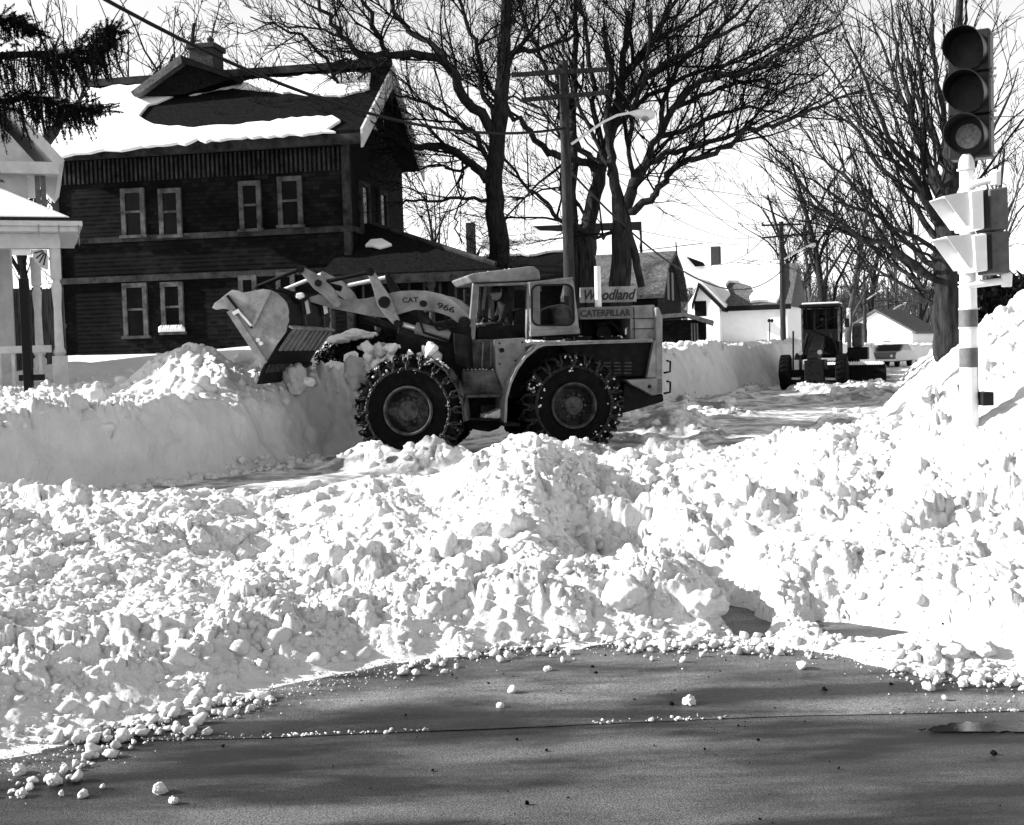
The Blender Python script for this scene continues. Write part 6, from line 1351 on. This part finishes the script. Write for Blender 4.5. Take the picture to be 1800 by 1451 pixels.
leafcloud('foliage', 'needle', shr, cs, [(.42, .42, .36)] * len(cs), [1500] * len(cs), .09, 62)
MB().tube([(s0[0], s0[1], 1.0), (s0[0], s0[1], 2.0)], .05, 8).build('stem', 'bark', shr)
for i, (x, y, r) in enumerate(((600, 597, .3), (622, 588, .34), (652, 590, .2), (728, 582, .22), (575, 618, .2), (640, 612, .16))):
    W = S3[i % 6] * r @ rotm(np.random.default_rng(i)).T * np.array([1.1, 1, .42]) + at(x, y, 26.9); o = mesh_np('snow_cap', W, F3, 'snow', True, shr)
# drooping spruce at the left edge
Yn = 13.0; s0 = at(-300, 700, Yn); spz = .8
spr = thing('spruce_tree', (s0[0], s0[1], spz), 'dark drooping spruce boughs with snow reaching in at the upper left', 'tree'); LOC[spr.name] = (s0[0], s0[1], spz)
MB().tube([(s0[0], s0[1], spz - .5), (s0[0], s0[1], 5), (s0[0] + .1, s0[1], 10)], [.3, .2, .04], 12).build('trunk', 'bark', spr, smooth=True)
boughs = [[(-300, 150), (-120, 120), (-20, 98), (60, 96), (120, 98), (160, 88), (184, 68), (202, 53)], [(-300, 240), (-120, 215), (-20, 182), (50, 172), (100, 184), (140, 192), (178, 188)], [(-300, 60), (-150, 40), (-20, 30), (30, 38), (58, 54)], [(-300, 320), (-180, 300), (-90, 300), (-30, 310)], [(-300, -40), (-150, -70), (-20, -60), (60, -50)]]
dense_r = []; ND = []; SNW = []
for bi, b in enumerate(boughs):
    dz = [-.3, .5, .2, .3, .6][bi]
    P = np.array([at(x, y, Yn + dz * i / (len(b) - 1)) for i, (x, y) in enumerate(b)]); P, rr = smoothpoly(P, np.linspace(.05, .008, len(P)), g, .01, 5)
    dense_r.append((P, rr)); n = len(P)
    for i in range(3, n):
        t = i / (n - 1); full = [.62, .60, .3, .5, .5][bi] * (1 - .78 * t ** 2.2)
        for k in range(12):
            q = P[i] + g.normal(0, .03, 3) + (P[i] - P[i - 1]) * g.uniform(-1, 0); sd = g.normal(0, .22 * (1 - .6 * t)); L = full * g.uniform(.35, 1.0)
            d = np.array([g.normal(.1, .18), sd, -1.0]) if k % 3 else (P[i] - P[i - 1]) * 8 + np.array([0, sd * 2, g.uniform(-.1, .25)])
            if k % 3 == 0: L = .14 + .1 * g.random()
            Q, qr = branch(q + (0, sd, 0), d, L, .006, 5, g, .10); dense_r.append((Q, qr))
            m_ = int(60 + 130 * L); tt = g.uniform(0, 1, m_); idx_ = np.minimum((tt * 4).astype(int), 3); f_ = tt * 4 - idx_; pp = Q[idx_] * (1 - f_[:, None]) + Q[idx_ + 1] * f_[:, None]
            dd = g.normal(size=(m_, 3)); dd[:, 2] -= .5; dd /= np.linalg.norm(dd, axis=1)[:, None]; w_ = np.cross(dd, g.normal(size=(m_, 3))); w_ /= np.linalg.norm(w_, axis=1)[:, None]
            ND.append(np.stack([pp - w_ * .0045, pp + w_ * .0045, pp + dd * g.uniform(.022, .04, m_)[:, None]], 1))
        if bi < 3 and .45 < t < .93 and g.random() < .75: SNW.append((P[i] + (0, 0, .03), .05 + .05 * g.random() * (1 - t)))
tubes(dense_r, 4, 'bough', 'twig', spr)
V = np.concatenate(ND).reshape(-1, 3); tag(mesh_np('needles', V, np.arange(len(V)).reshape(-1, 3), 'needle', False, spr), None, None, None, 'stuff')
Vs, Fs, o_ = [], [], 0
for i, (p, s_) in enumerate(SNW): Wv = S2[i % 12] * s_ @ rotm(g).T * np.array([1.4, 1.2, .45]) + p; Vs.append(Wv); Fs.append(F2 + o_); o_ += len(Wv)
tag(mesh_np('bough_snow', np.concatenate(Vs), np.concatenate(Fs), 'snow', True, spr), None, None, None, 'stuff')
# dark evergreens at the right behind the signal pole
hb = at(1750, 600, 34); hg = thing('evergreen_hedge', (hb[0], hb[1], 1.2), 'dark evergreen hedge flecked with snow behind the signal pole at the right', 'hedge'); LOC[hg.name] = (hb[0], hb[1], 1.2)
cs, rs = [], []
for i in range(26):
    x, y = g.uniform(1690, 1900), g.uniform(500, 600); cs.append(at(x, y, 34 + g.uniform(-1, 1))); rs.append((.75, .75, .7))
leafcloud('foliage', 'needle', hg, cs, rs, [900] * 26, .22, 64)
MB().tube([(hb[0], hb[1], .8), (hb[0], hb[1], 3.2)], .1, 8).build('stem', 'bark', hg)
for i in range(9):
    x, y = g.uniform(1700, 1790), g.uniform(500, 575); W = S2[i] * g.uniform(.08, .16) * np.array([1.3, 1, .5]) + at(x, y, 32.9); mesh_np('snow_cap', W, F2, 'snow', True, hg)

# ================================================================== small things on the loader
for (a, b, v) in (((848, 600), (846, 648), .33), ((862, 599), (862, 648), .33)):
    A, B = RF.px(*a, v), RF.px(*b, v); part(MB().tube([RF.w(A[0], v + .04, A[1]), RF.w(A[0], v - .05, A[1] - .03), RF.w(B[0], v - .05, B[1] + .03), RF.w(B[0], v + .04, B[1])], .014, 6), 'grab_rail', 'yellow')
A = RF.px(826, 520, .3); part(MB().tube([RF.w(A[0], .36, A[1]), RF.w(A[0] + .12, .18, A[1] + .03)], .012, 6).box(Frame(*RF.w(A[0] + .12, .12, 0)[:2], *RF.h[:2]), -.015, .015, -.07, .07, A[1] - .12, A[1] + .1), 'mirror', 'black')
for (x, y) in ((878, 604), (918, 602), (878, 640), (906, 634)):
    A = RF.px(x, y, .01); part(MB().lathe(RF.w(A[0], .0, A[1]), RF.n, [(0, .0), (0, .016), (.02, .016)], 6), 'tank_bolt', 'machdark')
A = RF.px(882, 616, .0); part(MB().lathe(RF.w(A[0], -.03, A[1]), RF.n, [(0, 0), (0, .04), (.05, .04)], 12), 'filler_cap', 'machdark')
for (x0_, x1_, yy_) in ((1112, 1150, 560), (1112, 1150, 578)):
    P_(RF, [(x0_, yy_), (x1_, yy_ - .6), (x1_, yy_ + .6), (x0_, yy_ + 1.2)], .405, .419, 'hood_seam', 'machdark', 0)
P_(RF, [(1114, 540), (1115, 540), (1116, 596), (1115, 596)], .405, .418, 'hood_seam', 'machdark', 0)
g = np.random.default_rng(91)
def lumps_on(fr, pts, v0, v1, n, sz, name='snow_lumps'):
    Vs, Fs, o_ = [], [], 0
    for i in range(n):
        k = g.integers(len(pts) - 1); t = g.random(); x = pts[k][0] * (1 - t) + pts[k + 1][0] * t; y = pts[k][1] * (1 - t) + pts[k + 1][1] * t; v = g.uniform(v0, v1); q = fr.px(x, y, v0)
        W = S1[i % 14] * np.array([1.3, 1.3, .6]) * g.uniform(.3, 1) * sz @ rotm(g).T + fr.w(q[0], v, q[1]); Vs.append(W); Fs.append(F1 + o_); o_ += len(W)
    tag(mesh_np(name, np.concatenate(Vs), np.concatenate(Fs), 'snow', True, loader), None, None, None, 'stuff')
lumps_on(RF, [(850, 734), (886, 733)], -.05, .35, 26, .06); lumps_on(RF, [(812, 650), (868, 650)], .1, .3, 10, .03)
lumps_on(FF, [(742, 640), (762, 634), (785, 652)], -.28, .35, 26, .05); lumps_on(RF, [(985, 594), (1100, 592)], .2, .5, 14, .035); lumps_on(RF, [(840, 479), (925, 468)], .5, 1.6, 12, .03)
